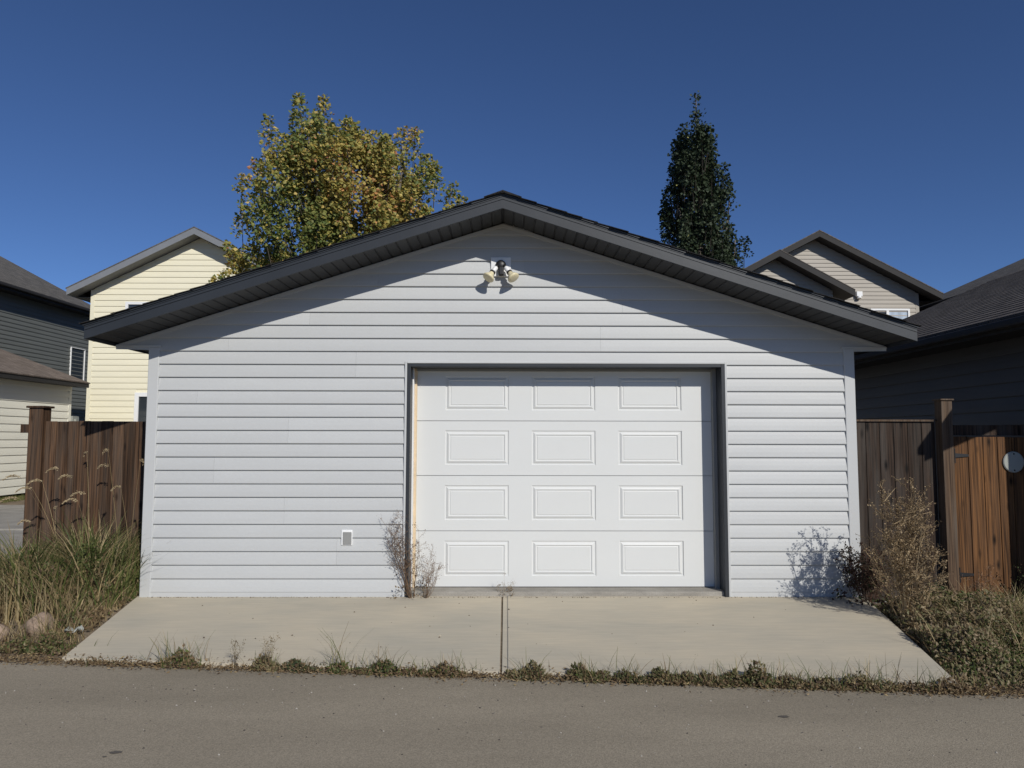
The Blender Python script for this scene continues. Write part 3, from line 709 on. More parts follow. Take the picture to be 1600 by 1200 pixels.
# maple silhouette: half-width left / right of x=-3.55 by height
zz = [3.2, 4.2, 5.0, 5.6, 6.2, 6.9, 7.5, 8.0, 8.4]; xl = [-5.1, -5.6, -5.6, -5.15, -5.2, -5.1, -4.95, -4.75, -4.45]; xr = [-1.7, -1.4, -1.3, -1.2, -1.35, -1.55, -2.2, -3.4, -3.9]
k = 0
while len(sh_) < 440:
    z = rg.uniform(2.9, 7.9); a, b = np.interp(z, zz, xl), np.interp(z, zz, xr); c, hw = (a + b) / 2, (b - a) / 2
    an = rg.uniform(0, 2*np.pi); r = math.sqrt(rg.uniform(.05, 1)); x = c + hw * r * math.cos(an) * .95; y = Y0 + min(hw, 1.75) * r * math.sin(an) * .85
    out = np.array([(x - c) / max(hw, .3), (y - Y0) / max(hw, .3), 0])
    d = norm(out * .45 * (1 if z < 7 else .4) + np.array([rg.normal(0, .16), rg.normal(0, .16), 1.0])); L = rg.uniform(.4, 1.0) if z < 7.0 else rg.uniform(.3, .6)
    sh_.append(((x, y, z - .35), d, L))
# leading shoots that give the outline its spikes
for x, z, L in ((-4.15, 7.72, .8), (-4.32, 7.7, .7), (-3.78, 7.75, .9), (-4.85, 7.35, .75), (-5.15, 6.75, .6), (-3.35, 7.35, .75), (-3.05, 7.2, .7), (-2.25, 7.25, .75), (-1.95, 7.3, .75), (-1.75, 6.9, .6), (-1.45, 6.45, .6), (-1.25, 6.3, .55), (-.98, 5.95, .45), (-5.35, 6.3, .5), (-5.55, 5.7, .5), (-5.6, 4.9, .5), (-5.65, 4.45, .4), (-3.95, 7.5, .9), (-2.6, 7.0, .7)):
    sh_.append(((x, Y0 + rg.normal(0, .3), z), norm(np.array([np.sign(x + 3.5) * .16 + rg.normal(0, .08), rg.normal(0, .1), 1])), L))
def maple_cols(P, rg):
    n = len(P); f = np.sin(P[:, 0] * 2.1 + 1) + np.sin(P[:, 2] * 2.7 + P[:, 0]) + rg.normal(0, 1.5, n) + (P[:, 2] - 5.2) * .40 + (P[:, 0] + 3.6) * .22
    g = pick(rg, n, [(.12, .145, .038), (.17, .175, .05), (.085, .115, .034)], [4, 4, 3]); y = pick(rg, n, [(.30, .235, .06), (.42, .31, .10), (.24, .215, .06)], [4, 2, 5]); o = pick(rg, n, [(.40, .20, .075), (.33, .14, .06), (.42, .27, .12)], [3, 2, 2])
    C = np.where((f > .25)[:, None], y, g); C = np.where((f > 3.9)[:, None], o, C); return np.clip(C * 1.5, 0, .7)
limbs = [([(-3.6, 8, -.1), (-3.55, 8, 1.2), (-3.6, 8, 2.4)], [.15, .12, .11]), ([(-3.6, 8, 2.3), (-4.0, 7.9, 4.5), (-4.1, 8, 6.5), (-4.15, 8, 8.3)], [.09, .07, .04, .012]),
         ([(-3.6, 8, 2.2), (-2.8, 8.1, 4.2), (-2.3, 8, 6), (-2.1, 8, 7.6)], [.08, .06, .04, .012]), ([(-3.6, 8, 2.0), (-4.7, 8.2, 3.8), (-5.3, 8.1, 5.6)], [.06, .045, .012]), ([(-3.6, 8, 2.4), (-2.2, 7.6, 4.2), (-1.4, 7.7, 6)], [.06, .04, .012]), ([(-3.6, 8, 2.4), (-3.5, 7.2, 4.5), (-3.4, 7.1, 6.6)], [.06, .04, .012])]
tree('maple_tree', 'broad maple turning yellow and orange behind the garage roof', (-3.6, 8.0, -.05), limbs, sh_, rg, maple_cols, .078, 235, .22, m_leaf, .9, .3, .8)
rg = rngs(9); sh_ = []
zz = [3, 4.5, 5.4, 6.2, 7.0, 7.6, 8.0]; xl = [3.1, 3.15, 3.26, 3.34, 3.46, 3.64, 3.84]; xr = [5.2, 5.05, 4.90, 4.74, 4.52, 4.26, 4.14]
while len(sh_) < 330:
    z = rg.uniform(2.6, 7.75); a, b = np.interp(z, zz, xl), np.interp(z, zz, xr); c, hw = (a + b) / 2, (b - a) / 2
    an = rg.uniform(0, 2*np.pi); r = math.sqrt(rg.uniform(.02, 1)); x = c + hw * r * math.cos(an) * .9; y = Y0 + .7 * r * math.sin(an)
    d = norm(np.array([(x - c) * .16 + rg.normal(0, .06), rg.normal(0, .08), 1.0])); sh_.append(((x, y, z - .3), d, rg.uniform(.35, .75)))
for x, z, L in ((3.75, 7.55, .55), (3.62, 7.3, .45), (4.3, 7.0, .6), (4.7, 6.3, .5), (5.0, 5.2, .45)): sh_.append(((x, Y0, z), norm(np.array([.03, 0, 1])), L))
asp_cols = lambda P, rg: pick(rg, len(P), [(.036, .054, .026), (.050, .070, .034), (.028, .042, .022), (.33, .32, .10)], [50, 30, 30, .35])
limbs = [([(4.1, 8, -.1), (4.1, 8, 3), (4.08, 8, 6), (4.05, 8, 8.75)], [.11, .09, .05, .006])] + [([(4.1, 8, 1.5 + i * .7), (4.1 + sx, 8 + sy, 3.2 + i * .75), (4.1 + sx * 1.25, 8 + sy, 5 + i * .5)], [.045, .03, .01]) for i, (sx, sy) in enumerate(((-.5, .2), (.5, -.3), (-.3, -.4), (.55, .2), (-.45, 0)))]
at = tree('columnar_aspen', 'slim dark green columnar aspen rising behind the garage roof', (4.1, 8.0, -.05), limbs, sh_, rg, asp_cols, .062, 215, .17, m_leafd, .95, .15)
# sparse leading spire
Pn = np.stack([4.06 - 4.1 + rg.normal(0, .085, 90), rg.normal(0, .07, 90), 7.7 + .05 + rg.uniform(0, 1, 90) ** 1.4 * 1.0], 1)
Pn = np.concatenate([Pn, np.stack([rg.normal(-.04, .045, 20), rg.normal(0, .04, 20), 8.74 + rg.normal(0, .04, 20)], 1)])
V, F = leaf_quads(Pn, rg.normal(0, 1, (len(Pn), 3)), .066 * rg.uniform(.7, 1.2, len(Pn)), rg, .95, .15); o = colmesh('leading_shoot', V, F, np.repeat(asp_cols(Pn, rg), 4, 0), m_leafd, at); o['kind'] = 'stuff'

# ------------------------------------------------------------------ grasses and weeds
GREEN = [(.085, .115, .030), (.12, .145, .042), (.062, .090, .026), (.165, .17, .06)]
STRAW = [(.40, .31, .165), (.33, .25, .125), (.46, .37, .21), (.25, .185, .095)]
BROWN = [(.17, .115, .062), (.22, .155, .085), (.12, .08, .048), (.27, .20, .115)]
def hz(x, y): return np.array([h(a, b) for a, b in zip(x, y)])
def grass_part(xy, H, lean, bend, width, pal, w, rg, seg=4, az=None):
    root = np.stack([xy[:, 0], xy[:, 1], hz(xy[:, 0], xy[:, 1]) - .01], 1); V, F, m, tip, d = blades(root, H, lean, bend, width, rg, seg, az)
    return (V, F, np.repeat(pick(rg, len(root), pal, w), m, 0)), tip, d
def plumes(tips, d, L, rg, pal):
    """arching seed heads: many tiny scales along a drooping curve"""
    P = []; D = []
    for t, dd in zip(tips, d):
        n = 130; u = rg.uniform(0, 1, n); P.append(t + dd * (u * L * .75)[:, None] + np.array([0, 0, 1]) * (L * (u * .45 - u**2 * .62))[:, None] + rg.normal(0, .006, (n, 3)) * (1.15 - u)[:, None]); D.append(dd + rg.normal(0, .35, (n, 3)))
    P = np.concatenate(P); V, F = leaf_quads(P, np.concatenate(D), rg.uniform(.012, .022, len(P)), rg, .35, .1); return V, F, np.repeat(pick(rg, len(P), pal, [1] * len(pal)), 4, 0)

# tall green grass with seed heads against the left fence
rg = rngs(31); root = empty('tall_grass_clump', (-3.9, .2, -.06)); tag(root, 'tall green grass clump with pale seed heads in front of left fence', 'grass clump')
n = 4600; xy = np.stack([rg.normal(-3.95, .46, n), rg.normal(.05, .32, n)], 1); xy = xy[(xy[:, 0] < -3.42) & (xy[:, 0] > -5.4) & (xy[:, 1] < .68)]
n = len(xy); p1, _, _ = grass_part(xy, rg.uniform(.22, .92, n) * (1 - .30 * np.abs(xy[:, 0] + 3.9)) * (.8 + .25 * np.sin(xy[:, 0] * 9) * np.sin(xy[:, 1] * 7)), rg.uniform(.02, .28, n), rg.uniform(.1, .75, n), rg.uniform(.008, .018, n), GREEN + STRAW, [4, 5, 3, 6, 2.5, 2.5, 2, 2], rg, 5)
V, F, C = p1; o = colmesh('blades', V, F, C, m_grass, root); o.location = -Vector(root.location); o['kind'] = 'stuff'
xs_ = np.array([(-3.98, .25), (-4.0, .2), (-4.1, .2), (-4.15, .15), (-4.2, .3), (-4.25, .1), (-4.05, .3), (-3.7, .3), (-3.62, .2), (-3.55, .2), (-4.3, .2), (-3.9, .35), (-3.8, .1), (-3.66, .35), (-4.4, .2)])
hs = np.array([1.35, 1.22, 1.18, 1.10, 1.05, .95, 1.12, 1.38, 1.3, 1.05, .82, .95, .9, 1.22, .7]); p2, tips, d = grass_part(xs_, hs, rg.uniform(.1, .32, 15), rg.uniform(.02, .15, 15), np.full(15, .0045), STRAW, [1, 1, 1, 1], rg, 6, az=math.pi + rg.normal(0, .7, 15) + np.array([0] * 7 + [1.2] * 3 + [0] * 3 + [0, 0]))
V, F, C = p2; o = colmesh('stalks', V, F, C, m_dry, root); o.location = -Vector(root.location); o['kind'] = 'stuff'
V, F, C = plumes(tips, d, .17, rg, [(.50, .40, .25), (.40, .31, .18)]); o = colmesh('seed_heads', V, F, C, m_dry, root); o.location = -Vector(root.location); o['kind'] = 'stuff'

# dry straw-coloured verge, left of the driveway
rg = rngs(33); parts = []
n = 24000; x = rg.uniform(-7.0, -3.1, n); y = rg.uniform(-1.75, 1.3, n); edge = -3.42 + .17 * np.maximum(0, -y)
dens = .5 + .5 * np.sin(x * 3.1 + 1) * np.sin(y * 4.0 + x); keep = (x < edge - .02) & (y > lane_edge(0) - .105 * x + .22) & (rg.uniform(0, 1, n) < .35 + .65 * dens) & ~((x < -5.2) & (y > .9)) & (y < .7) & ~((np.abs(x + 3.9) < .30) & (y > -1.5) & (y < -.8) & (rg.uniform(0, 1, n) < .8))
x, y = x[keep], y[keep]; n = len(x); near = np.clip((edge[keep] - x) / .35, .25, 1) * np.clip((y + 2.0) / .9, .3, 1)
p, _, _ = grass_part(np.stack([x, y], 1), rg.uniform(.16, .52, n) * near, rg.uniform(.0, .35, n), rg.uniform(.05, .5, n), rg.uniform(.003, .006, n), STRAW + GREEN[3:] + BROWN[:1], [4, 4, 3, 3, 1.5, 2], rg, 3); parts.append(p)
n = 5000; x = rg.uniform(-6.5, -3.05, n); y = rg.uniform(-1.8, .7, n); edge = -3.40 + .17 * np.maximum(0, -y); k = (x < edge + .03 * rg.normal(size=n)) & (y > lane_edge(0) - .105 * x + .06); x, y = x[k], y[k]; n = len(x)
P = np.stack([x, y, hz(x, y) + np.abs(rg.normal(0, .035, n))], 1); V, F = leaf_quads(P, rg.normal(0, 1, (n, 3)) * [1, 1, .5], rg.uniform(.02, .06, n), rg, .45, .2); parts.append((V, F, np.repeat(pick(rg, n, BROWN + STRAW[3:] + GREEN[:1], [3, 3, 3, 2, 2, 1]), 4, 0)))
V, F, C = merge(parts); o = colmesh('dry_grass', V, F, C, m_grass); tag(o, 'straw-coloured dry grass covering the verge left of the driveway', 'grass', kind='stuff')

# generic branching dry weed
def weed(name, label, root, H, spread, nst, seeds, rg, pal, ws, stem, seed_s=(.008, .016), cat='weed', tilt=(0, 0), group=None, leafy=None, branch=6, r0=.004):
    e = empty(name, root); tag(e, label, cat, group); segs = []; P = []; D = []
    for s in range(nst):
        az = rg.uniform(0, 2*np.pi); sp = spread * math.sqrt(rg.uniform(0.02, 1)); hh = H * rg.uniform(.55, 1) * (1 - .25 * sp / max(spread, .01))
        top = np.array([math.cos(az) * sp + tilt[0] * hh, math.sin(az) * sp * .8 + tilt[1] * hh, hh]); b = np.array([math.cos(az), math.sin(az), 0]) * sp * .18
        mid = (b + top) / 2 + rg.normal(0, .03, 3) * H; pts = [b, (b + mid) / 2 + rg.normal(0, .012, 3) * H, mid, (mid + top) / 2 + rg.normal(0, .015, 3) * H, top]
        for i in range(4): segs.append((pts[i], pts[i+1], r0 * (1 - .2*i), r0 * (.8 - .2*i)))
        for q in range(branch):
            t = rg.uniform(.25, .98); i = min(3, int(t * 4)); a = pts[i] + (pts[i+1] - pts[i]) * (t * 4 - i); az2 = rg.uniform(0, 2*np.pi); L = H * rg.uniform(.08, .24) * (1.15 - t * .6)
            dd = norm(np.array([math.cos(az2) * .8, math.sin(az2) * .8, rg.uniform(.4, 1.2)])); bb = a + dd * L; segs.append((a, bb, r0 * .45, r0 * .22))
            for w_ in range(2):
                t2 = rg.uniform(.3, .9); a2 = a + dd * L * t2; d2 = norm(dd + rg.normal(0, .6, 3)); b2 = a2 + d2 * L * .45; segs.append((a2, b2, r0 * .28, r0 * .18))
                k = seeds // 3; P.append(a2 + d2 * (rg.uniform(.2, 1.1, k) * L * .45)[:, None] + rg.normal(0, .011, (k, 3))); D.append(rg.normal(0, 1, (k, 3)))
            k = seeds; P.append(a + dd * (rg.uniform(.15, 1.05, k) * L)[:, None] + rg.normal(0, .012, (k, 3))); D.append(rg.normal(0, 1, (k, 3)))
    V, F = tri_tubes(segs, 0); o = colmesh('stems', V, F, np.repeat(pick(rg, len(segs), stem, [1] * len(stem)), 6, 0), m_dry, e); o['kind'] = 'stuff'
    P = np.concatenate(P); n = len(P); V, F = leaf_quads(P, np.concatenate(D), rg.uniform(*seed_s, n), rg, .7, .3); o = colmesh('seed_clusters', V, F, np.repeat(pick(rg, n, pal, ws), 4, 0), m_dry, e); o['kind'] = 'stuff'
    if leafy:
        n, ls, lp, lw = leafy; az = rg.uniform(0, 2*np.pi, n); rr = np.sqrt(rg.uniform(0, 1, n)) * spread; z = np.abs(rg.normal(0, .4, n)) * H * .6 * (1 - .6 * rr / spread)
        P = np.stack([np.cos(az) * rr, np.sin(az) * rr * .8, z + .01], 1); V, F = leaf_quads(P, rg.normal(0, 1, (n, 3)) + [0, 0, .4], rg.uniform(ls * .6, ls * 1.3, n), rg, .6, .3); o = colmesh('leaves', V, F, np.repeat(pick(rg, n, lp, lw), 4, 0), m_leaf, e); o['kind'] = 'stuff'
    return e
DRYP = [(.30, .215, .125), (.22, .155, .09), (.38, .29, .175), (.14, .095, .058)]
STEMP = [(.36, .25, .125), (.28, .19, .10), (.42, .30, .15)]
REDB = [(.075, .042, .030), (.10, .055, .035), (.055, .033, .026), (.06, .065, .03)]
weed('dry_bush', 'tall golden-brown dried weed bush at the right edge of the driveway', (3.36, -.82, -.12), 1.34, .28, 20, 16, rngs(41), DRYP, [4, 3, 2, 2], [(.38, .285, .165), (.28, .205, .115), (.45, .34, .20)], (.010, .021), cat='bush', branch=15, r0=.007)
weed('red_weed', 'dark reddish weed shrub at the foot of the right garage corner', (3.34, -.20, -.10), .66, .30, 20, 8, rngs(42), REDB, [3, 3, 2, 2], [(.12, .07, .05)], (.012, .026), branch=11, leafy=(260, .035, REDB + GREEN[:1], [3, 2, 2, 1, 2]))
weed('red_weed', 'sparse dried weed in front of the gate planks', (4.25, -.35, -.14), .58, .22, 7, 6, rngs(43), [(.26, .16, .10), (.18, .10, .07)], [1, 1], [(.30, .2, .12)], branch=9)
weed('dark_weed', 'thin dark leafy weed in the shade at the right edge of frame', (4.90, -.15, -.14), .50, .15, 5, 6, rngs(44), [(.06, .075, .03), (.10, .06, .04)], [2, 1], [(.09, .07, .05)], (.012, .024), branch=7, leafy=(120, .04, GREEN, [1, 1, 1, 1]))
weed('dry_weed', 'brown dried weed standing against the left door jamb', (-.84, -.05, -.05), .95, .17, 17, 7, rngs(45), [(.15, .095, .06), (.22, .14, .085), (.10, .065, .045)], [3, 2, 2], [(.24, .16, .10), (.18, .12, .08)], (.006, .013), tilt=(-.10, 0), branch=8, r0=.0032, leafy=(170, .022, BROWN, [1, 1, 1, 1]))
weed('dry_weed', 'short dry weed to the right of the left door jamb', (-.70, -.05, -.05), .55, .12, 10, 5, rngs(46), [(.17, .11, .07), (.24, .155, .095)], [1, 1], [(.25, .17, .11)], (.006, .013), tilt=(.12, 0), branch=7, r0=.0026)
weed('wispy_weed', 'wispy pale weed on the sill at the driveway joint', (.03, .03, -.04), .25, .10, 7, 3, rngs(47), [(.32, .25, .17), (.24, .18, .12)], [1, 1], [(.36, .29, .2)], (.004, .008), branch=5, r0=.0014, leafy=(70, .018, BROWN, [1, 1, 1, 1]))
weed('wispy_weed', 'left of two spindly weeds rising from the driveway front edge', (-1.82, -1.80, -.14), .27, .08, 4, 4, rngs(48), [(.15, .12, .07)], [1], [(.22, .17, .10)], (.006, .011), branch=6, r0=.0016)
weed('wispy_weed', 'right of two spindly weeds rising from the driveway front edge', (-1.58, -1.84, -.14), .30, .10, 5, 4, rngs(49), [(.22, .17, .10)], [1], [(.28, .22, .13)], (.006, .012), tilt=(.15, 0), branch=6, r0=.0016)

# green-brown creeping mound on the right verge
rg = rngs(51); root = empty('creeping_weeds', (3.7, -1.1, -.13)); tag(root, 'low mound of tangled green and brown weeds on the right verge', 'weeds')
def cloud(n, cx, cy, rx, ry, hh, rg): 
    a = rg.uniform(0, 2*np.pi, n); r = np.sqrt(rg.uniform(0, 1, n)); x = cx + rx * r * np.cos(a); y = cy + ry * r * np.sin(a)
    top = hh * (1 - r**2) * (.75 + .25 * np.sin(x * 9) * np.sin(y * 8)) ; return np.stack([x, y, hz(x, y) + .01 + top * rg.uniform(.35, 1.05, n)], 1)
P = np.concatenate([cloud(11000, 3.78, -.95, .62, .85, .36, rg), cloud(7000, 3.36, -1.50, .38, .46, .26, rg), cloud(5000, 4.15, -.5, .55, .45, .28, rg), cloud(3500, 3.6, -1.95, .7, .26, .12, rg), cloud(2500, 4.5, -1.3, .7, .6, .22, rg)])
n = len(P); gm = (np.sin(P[:, 0] * 3.2 + .5) + np.sin(P[:, 1] * 3.7 + 2.2) + rg.normal(0, .8, n)) > .55
C = np.where(gm[:, None], pick(rg, n, GREEN, [4, 4, 3, 3]), pick(rg, n, [(.24, .175, .10), (.30, .23, .135), (.17, .12, .07), (.19, .18, .085), (.36, .29, .18)], [3, 4, 2, 5, 2]))
V, F = leaf_quads(P, rg.normal(0, 1, (n, 3)) + [0, 0, .3], rg.uniform(.018, .042, n), rg, .6, .3, .7); o = colmesh('leaves', V, F, np.repeat(C, 4, 0), m_leaf, root); o.location = -Vector(root.location); o['kind'] = 'stuff'
seg = []
for i in range(520):
    j = rg.integers(n); a = P[j].copy(); a[2] = h(a[0], a[1]); seg.append((a, P[j] + rg.normal(0, .12, 3) * [1, 1, .3], .0022, .001))
V, F = tri_tubes(seg, 0); o = colmesh('stems', V, F, np.repeat(pick(rg, len(seg), STEMP + BROWN[:2], [1] * 5), 6, 0), m_dry, root); o.location = -Vector(root.location); o['kind'] = 'stuff'
# tangled leafy weeds at the foot of the tall grass, left of the driveway
rg = rngs(55); root = empty('tangled_weeds', (-3.75, -.35, -.08)); tag(root, 'tangled leafy green and brown weeds below the tall grass clump', 'weeds')
P = np.concatenate([cloud(7500, -3.86, -.20, .44, .52, .62, rg), cloud(3600, -4.35, -.05, .5, .45, .50, rg), cloud(1500, -3.50, -.75, .14, .35, .14, rg)]); P = P[P[:, 0] < -3.42 + .17 * np.maximum(0, -P[:, 1])]
n = len(P); gm = (np.sin(P[:, 0] * 6.2) + np.sin(P[:, 1] * 5.7 + 1) + rg.normal(0, .9, n) + (P[:, 2] - .12) * 4) > .1
C = np.where(gm[:, None], pick(rg, n, GREEN, [3, 4, 3, 3]), pick(rg, n, BROWN + STRAW[1:2], [3, 3, 2, 3, 2]))
V, F = leaf_quads(P, rg.normal(0, 1, (n, 3)) + [0, 0, .5], rg.uniform(.02, .055, n), rg, .45, .3, .6); o = colmesh('leaves', V, F, np.repeat(C, 4, 0), m_leaf, root); o.location = -Vector(root.location); o['kind'] = 'stuff'
seg = []
for i in range(260):
    j = rg.integers(n); a = P[j].copy(); a[2] = h(a[0], a[1]); seg.append((a, P[j] + rg.normal(0, .1, 3) * [1, 1, .6] + [0, 0, .06], .0022, .001))
V, F = tri_tubes(seg, 0); o = colmesh('stems', V, F, np.repeat(pick(rg, len(seg), STEMP + BROWN, [1] * 7), 6, 0), m_dry, root); o.location = -Vector(root.location); o['kind'] = 'stuff'
# pale grass on the far right verge
rg = rngs(52); n = 1500; xy = np.stack([rg.normal(4.15, .30, n), rg.normal(-1.25, .33, n)], 1); xy = xy[xy[:, 1] > -2.0]; n = len(xy)
p, _, _ = grass_part(xy, rg.uniform(.18, .42, n), rg.uniform(0, .35, n), rg.uniform(.1, .6, n), rg.uniform(.003, .006, n), STRAW + GREEN[1:2], [4, 3, 4, 1, 3], rg, 3); V, F, C = p
o = colmesh('pale_grass', V, F, C, m_grass); tag(o, 'pale dry grass tuft at the right edge of the verge', 'grass clump')
# far verges beyond the frame and ground litter
rg = rngs(53); n = 1500; x = rg.uniform(5.2, 8, n); y = rg.uniform(-2.3, -.4, n); p, _, _ = grass_part(np.stack([x, y], 1), rg.uniform(.1, .35, n), rg.uniform(0, .3, n), rg.uniform(.1, .6, n), rg.uniform(.003, .006, n), STRAW + GREEN, [3, 3, 3, 2, 1, 1, 1, 1], rg, 3); V, F, C = p
o = colmesh('verge_grass', V, F, C, m_grass); tag(o, 'mixed dry grass along the lane beyond the right verge', 'grass', kind='stuff')
# lawn strip beside the cream garage
rg = rngs(54); n = 5000; x = rg.uniform(-10.8, -10.2, n); y = rg.uniform(5, 11, n); z = np.full(n, .10); root_ = np.stack([x, y, z], 1); V, F, m_, t_, d_ = blades(root_, rg.uniform(.04, .1, n), rg.uniform(0, .3, n), rg.uniform(.1, .5, n), rg.uniform(.006, .01, n), rg, 2)
o = colmesh('lawn_strip', V, F, np.repeat(pick(rg, n, [(.12, .13, .04), (.2, .18, .07), (.09, .11, .03)], [1, 1, 1]), m_, 0), m_grass); tag(o, 'thin strip of lawn at the foot of the cream garage', 'grass', kind='stuff')

# small clumps growing in the crack between driveway and lane
def clump(label, x, w, hh, rg, pal, ws, n=420, ls=.024, spikes=0, name='weed_clump', dy=0):
    y = lane_edge(x) + .0 + dy; w *= 1.15; n = int(n * 1.5); hh *= 1.15; t_ = sum(ws) * .16; pal = list(pal) + BROWN[:3] + STRAW[3:]; ws = list(ws) + [t_] * 4; e = empty(name, (x, y, -.15)); tag(e, label, 'weed', 'weeds along the driveway front edge')
    a = rg.uniform(0, 2*np.pi, n); r = np.sqrt(rg.uniform(0, 1, n)); px = w * r * np.cos(a); lump = .62 + .38 * np.sin(px / .045 + rg.uniform(0, 6)); P = np.stack([px, .065 * r * np.sin(a) - .105 * px, .005 + hh * (1 - r**2) * lump * rg.uniform(.2, 1.1, n)], 1)
    V, F = leaf_quads(P, rg.normal(0, 1, (n, 3)) + [0, 0, .5], rg.uniform(ls * .6, ls * 1.3, n), rg, .6, .3, .7); o = colmesh('leaves', V, F, np.repeat(pick(rg, n, pal, ws), 4, 0), m_leaf, e); o['kind'] = 'stuff'
    k = int(26 * w / .1) + spikes; rt_ = np.stack([rg.normal(0, w * .5, k), rg.normal(0, .03, k), np.zeros(k)], 1); V, F, m_, t, d = blades(rt_, rg.uniform(.5, 1.5, k) * hh * (1.5 if spikes else 1), rg.uniform(0, .5, k), rg.uniform(.05, .5, k), np.full(k, .0032), rg, 3)
    o = colmesh('blades', V, F, np.repeat(pick(rg, k, GREEN + STRAW + BROWN, [2] * 4 + [1] * 4 + [1] * 4), m_, 0), m_grass, e); o['kind'] = 'stuff'
OLIVE = [(.155, .145, .062), (.20, .18, .085), (.11, .11, .046), (.28, .24, .13)]; DKG = [(.065, .085, .036), (.09, .11, .045), (.09, .085, .048)]
for i, (lab, x, w, hh, pal, ws, n, sp) in enumerate((
    ('spiky grass tuft with dark seed stems near the driveway left front corner', -2.23, .17, .10, GREEN + BROWN, [1] * 8, 420, 16),
    ('thin brown weed scraps at the driveway left front corner', -2.72, .26, .035, BROWN, [1] * 4, 300, 0),
    ('pale leafy weed cushion just right of the two spindly weeds', -1.60, .10, .085, OLIVE, [2, 3, 1, 3], 420, 0),
    ('flat dark green weed patch right of the pale cushion', -1.36, .15, .06, DKG, [1, 1, 1], 420, 0),
    ('green upright weed left of centre, third from the spindly weeds', -1.10, .07, .12, GREEN, [2, 2, 2, 1], 260, 8),
    ('dark green low weed between the upright weed and the centre', -.82, .17, .075, DKG + GREEN, [1] * 7, 520, 4),
    ('brown and green weed tangle just left of the driveway joint', -.42, .24, .06, BROWN + GREEN, [2, 2, 2, 1, 1, 1, 1, 1], 520, 4),
    ('grey-green leafy weed just right of the driveway joint', .17, .13, .10, OLIVE + DKG[:1], [2, 2, 2, 3, 2], 560, 0),
    ('bushy olive weed, second right of the driveway joint', .58, .13, .12, OLIVE[:3] + GREEN[:1], [2, 2, 2, 1], 620, 0),
    ('low dark weed between the bushy olive weed and the long row', .86, .11, .07, DKG + OLIVE[:1], [1, 1, 1, 2], 380, 3),
    ('olive leafy weed at the left end of the long right-hand row', 1.12, .15, .105, OLIVE, [3, 2, 3, 1], 640, 0),
    ('olive leafy weed in the middle of the long right-hand row', 1.42, .16, .095, OLIVE, [3, 2, 3, 1], 640, 0),
    ('tallest olive weed of the long right-hand row', 1.66, .12, .13, OLIVE + GREEN[:1], [3, 2, 3, 1, 1], 560, 0),
    ('flat weed trailing right from the tallest olive weed', 1.95, .20, .07, OLIVE + BROWN, [2] * 4 + [1] * 4, 620, 3),
    ('straw-tipped grassy weed near the driveway right front corner', 2.32, .20, .085, OLIVE + STRAW, [1] * 8, 420, 22),
    ('dry twiggy brown weed at the driveway right front corner', 2.78, .26, .07, BROWN, [1] * 4, 480, 8),
    ('leafy green weed patch on the left verge by the lane', -3.42, .30, .13, OLIVE + GREEN, [1] * 8, 900, 0))):
    clump(lab, x, w, hh, rngs(60 + i), pal, ws, n, .026 if hh > .05 else .02, sp, dy=.0 if x > -3 else .22)
# dead litter filling the crack and scattered crumbs
rg = rngs(80); n = 11000; x = rg.uniform(-3.6, 3.6, n); y = lane_edge(0) - .105 * x - .005 + rg.normal(0, .05, n); P = np.stack([x, y, -.147 + np.abs(rg.normal(0, .016, n))], 1)
V, F = leaf_quads(P, rg.normal(0, 1, (n, 3)) * [1, 1, .35], rg.uniform(.008, .032, n), rg, .4, .3); o = colmesh('edge_litter', V, F, np.repeat(pick(rg, n, BROWN + STRAW[1:2], [3, 3, 3, 2, 1]), 4, 0), m_dry); tag(o, 'brown dead plant litter along the driveway front edge', 'litter', kind='stuff')
def crumbs(name, label, n, fx, fy, fz_, pal, s, rg):
    V = []; F = []; C = []
    for i in range(n):
        x, y = fx(), fy(); r = s * rg.uniform(.4, 1.3); z = fz_(x, y); k = len(V); ang = rg.uniform(0, 6.28)
        for j in range(5): V.append((x + r * math.cos(ang + j * 1.257) * rg.uniform(.6, 1.2), y + r * math.sin(ang + j * 1.257) * rg.uniform(.6, 1.2), z - .001))
        V.append((x, y, z + r * rg.uniform(.4, .9))); F += [[k + j, k + (j+1) % 5, k + 5] for j in range(5)]; C += [np.array(pal[rg.integers(len(pal))]) * rg.uniform(.7, 1.2)] * 6
    o = colmesh(name, np.array(V), F, np.array(C), m_dry); tag(o, label, 'debris', kind='stuff')
rg = rngs(81)
crumbs('lane_pebbles', 'small pebbles and crumbs scattered over the lane', 900, lambda: rg.uniform(-4.5, 4.5), lambda: -2.12 - abs(rg.normal(0, .8)) ** 1.4, lambda x, y: -.15, [(.30, .27, .23), (.08, .07, .06), (.4, .37, .32), (.16, .14, .12)], .007, rg)
dz = lambda x, y: -.045 + (-.073) * min(1, max(0, -y / 2.0))
crumbs('driveway_crumbs', 'tiny dark specks and leaf crumbs on the driveway', 70, lambda: rg.uniform(-2.7, 2.6), lambda: rg.uniform(-1.75, -.05), dz, [(.06, .045, .03), (.12, .09, .06), (.45, .4, .3)], .008, rg)
crumbs('gravel', 'grey gravel heaped at the foot of the gate', 2200, lambda: 4.75 + rg.normal(0, .5), lambda: -.22 + rg.normal(0, .14), lambda x, y: h(x, y) + .05 * math.exp(-((y + .2) / .15) ** 2), [(.30, .29, .28), (.38, .37, .35), (.2, .19, .19)], .014, rg)

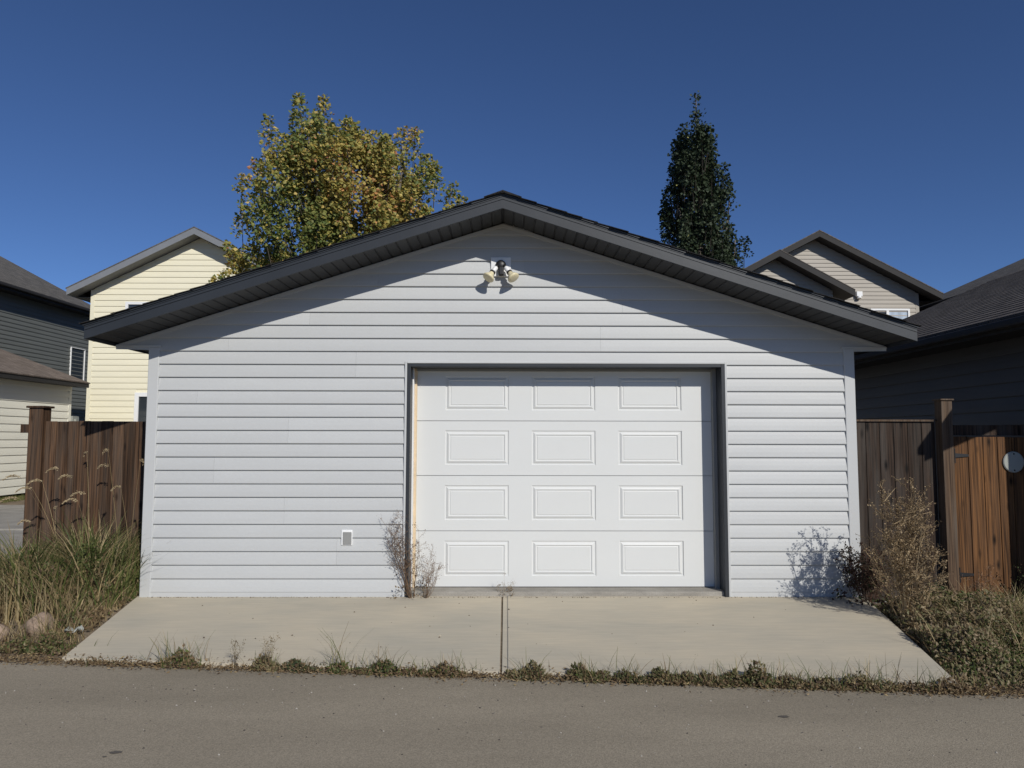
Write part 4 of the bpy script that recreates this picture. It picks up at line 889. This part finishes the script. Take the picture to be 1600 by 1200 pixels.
# ------------------------------------------------------------------ rocks and rubbish on the left verge
def rock(name, label, loc, size, seed):
    rr = random.Random(seed); bm_v = []; m = MB(); nu, nv = 14, 9; ph = [(rr.uniform(1, 3), rr.uniform(0, 6)) for _ in range(6)]
    for j in range(nv + 1):
        th_ = math.pi * j / nv
        for i in range(nu):
            a = 2 * math.pi * i / nu; d = Vector((math.sin(th_) * math.cos(a), math.sin(th_) * math.sin(a), math.cos(th_)))
            k = 1 + .13 * math.sin(ph[0][0] * d.x * 2 + ph[0][1]) + .11 * math.sin(ph[1][0] * d.y * 2.4 + ph[1][1]) + .08 * math.sin(ph[2][0] * d.z * 3 + ph[2][1])
            k = min(k, 1.08); m.v.append((d.x * size[0] * k, d.y * size[1] * k, d.z * size[2] * k))
    m.f = [(j*nu + i, (j+1)*nu + i, (j+1)*nu + (i+1) % nu, j*nu + (i+1) % nu) for j in range(nv) for i in range(nu)]
    o = m.build(name, m_rock, smooth=True); o.location = loc; o.rotation_euler = (0, 0, rr.uniform(0, 3)); tag(o, label, 'rock')
rock('boulder', 'rounded brownish boulder half hidden in dry grass by the driveway', (-3.70, -.95, -.07), (.12, .10, .10), 3)
rock('boulder', 'pinkish boulder left of the brownish one in the dry grass', (-3.98, -1.12, -.10), (.13, .10, .095), 8)
# crumpled pale scrap on the left driveway edge
rg = rngs(90); m = MB(); nn = 9
for j in range(nn):
    for i in range(nn): m.v.append(((i / 8 - .5) * .13, (j / 8 - .5) * .07, .012 + .016 * math.sin(i * 1.3 + j * .8) + rg.normal(0, .009)))
m.f = [(j*nn + i, j*nn + i + 1, (j+1)*nn + i + 1, (j+1)*nn + i) for j in range(nn - 1) for i in range(nn - 1)]
o = m.build('crumpled_scrap', m_plate, smooth=True); o.location = (-3.36, -1.06, -.09); o.rotation_euler = (0, 0, .5); s_ = o.modifiers.new('thick', 'SOLIDIFY'); s_.thickness = .002
tag(o, 'crumpled whitish scrap lying by the left driveway edge', 'litter')

# small oil spots on the lane
lane_o = bpy.data.objects['lane']; m_oil = mat('oil_spot', (.10, .088, .074), .8, .3, (30, 30, 30))
for x, y, a, b in ((-1.92, -3.14, .034, .017), (-1.95, -3.19, .012, .007), (1.62, -2.68, .032, .017)):
    rr = random.Random(int(x * 100)); m = MB(); k = 14
    m.v = [(x + a * math.cos(6.283 * i / k) * rr.uniform(.75, 1.15), y + b * math.sin(6.283 * i / k) * rr.uniform(.75, 1.15), -.147) for i in range(k)]; m.f = [tuple(range(k))]
    m.build('oil_spot', m_oil, lane_o)

rg = rngs(95)
crumbs('wall_foot_debris', 'thin line of dirt and leaf crumbs along the garage wall foot', 420, lambda: rg.uniform(-3.3, 3.3), lambda: -.022 - abs(rg.normal(0, .012)), lambda x, y: -.046, [(.16, .12, .08), (.10, .075, .05), (.28, .23, .17)], .007, rg)
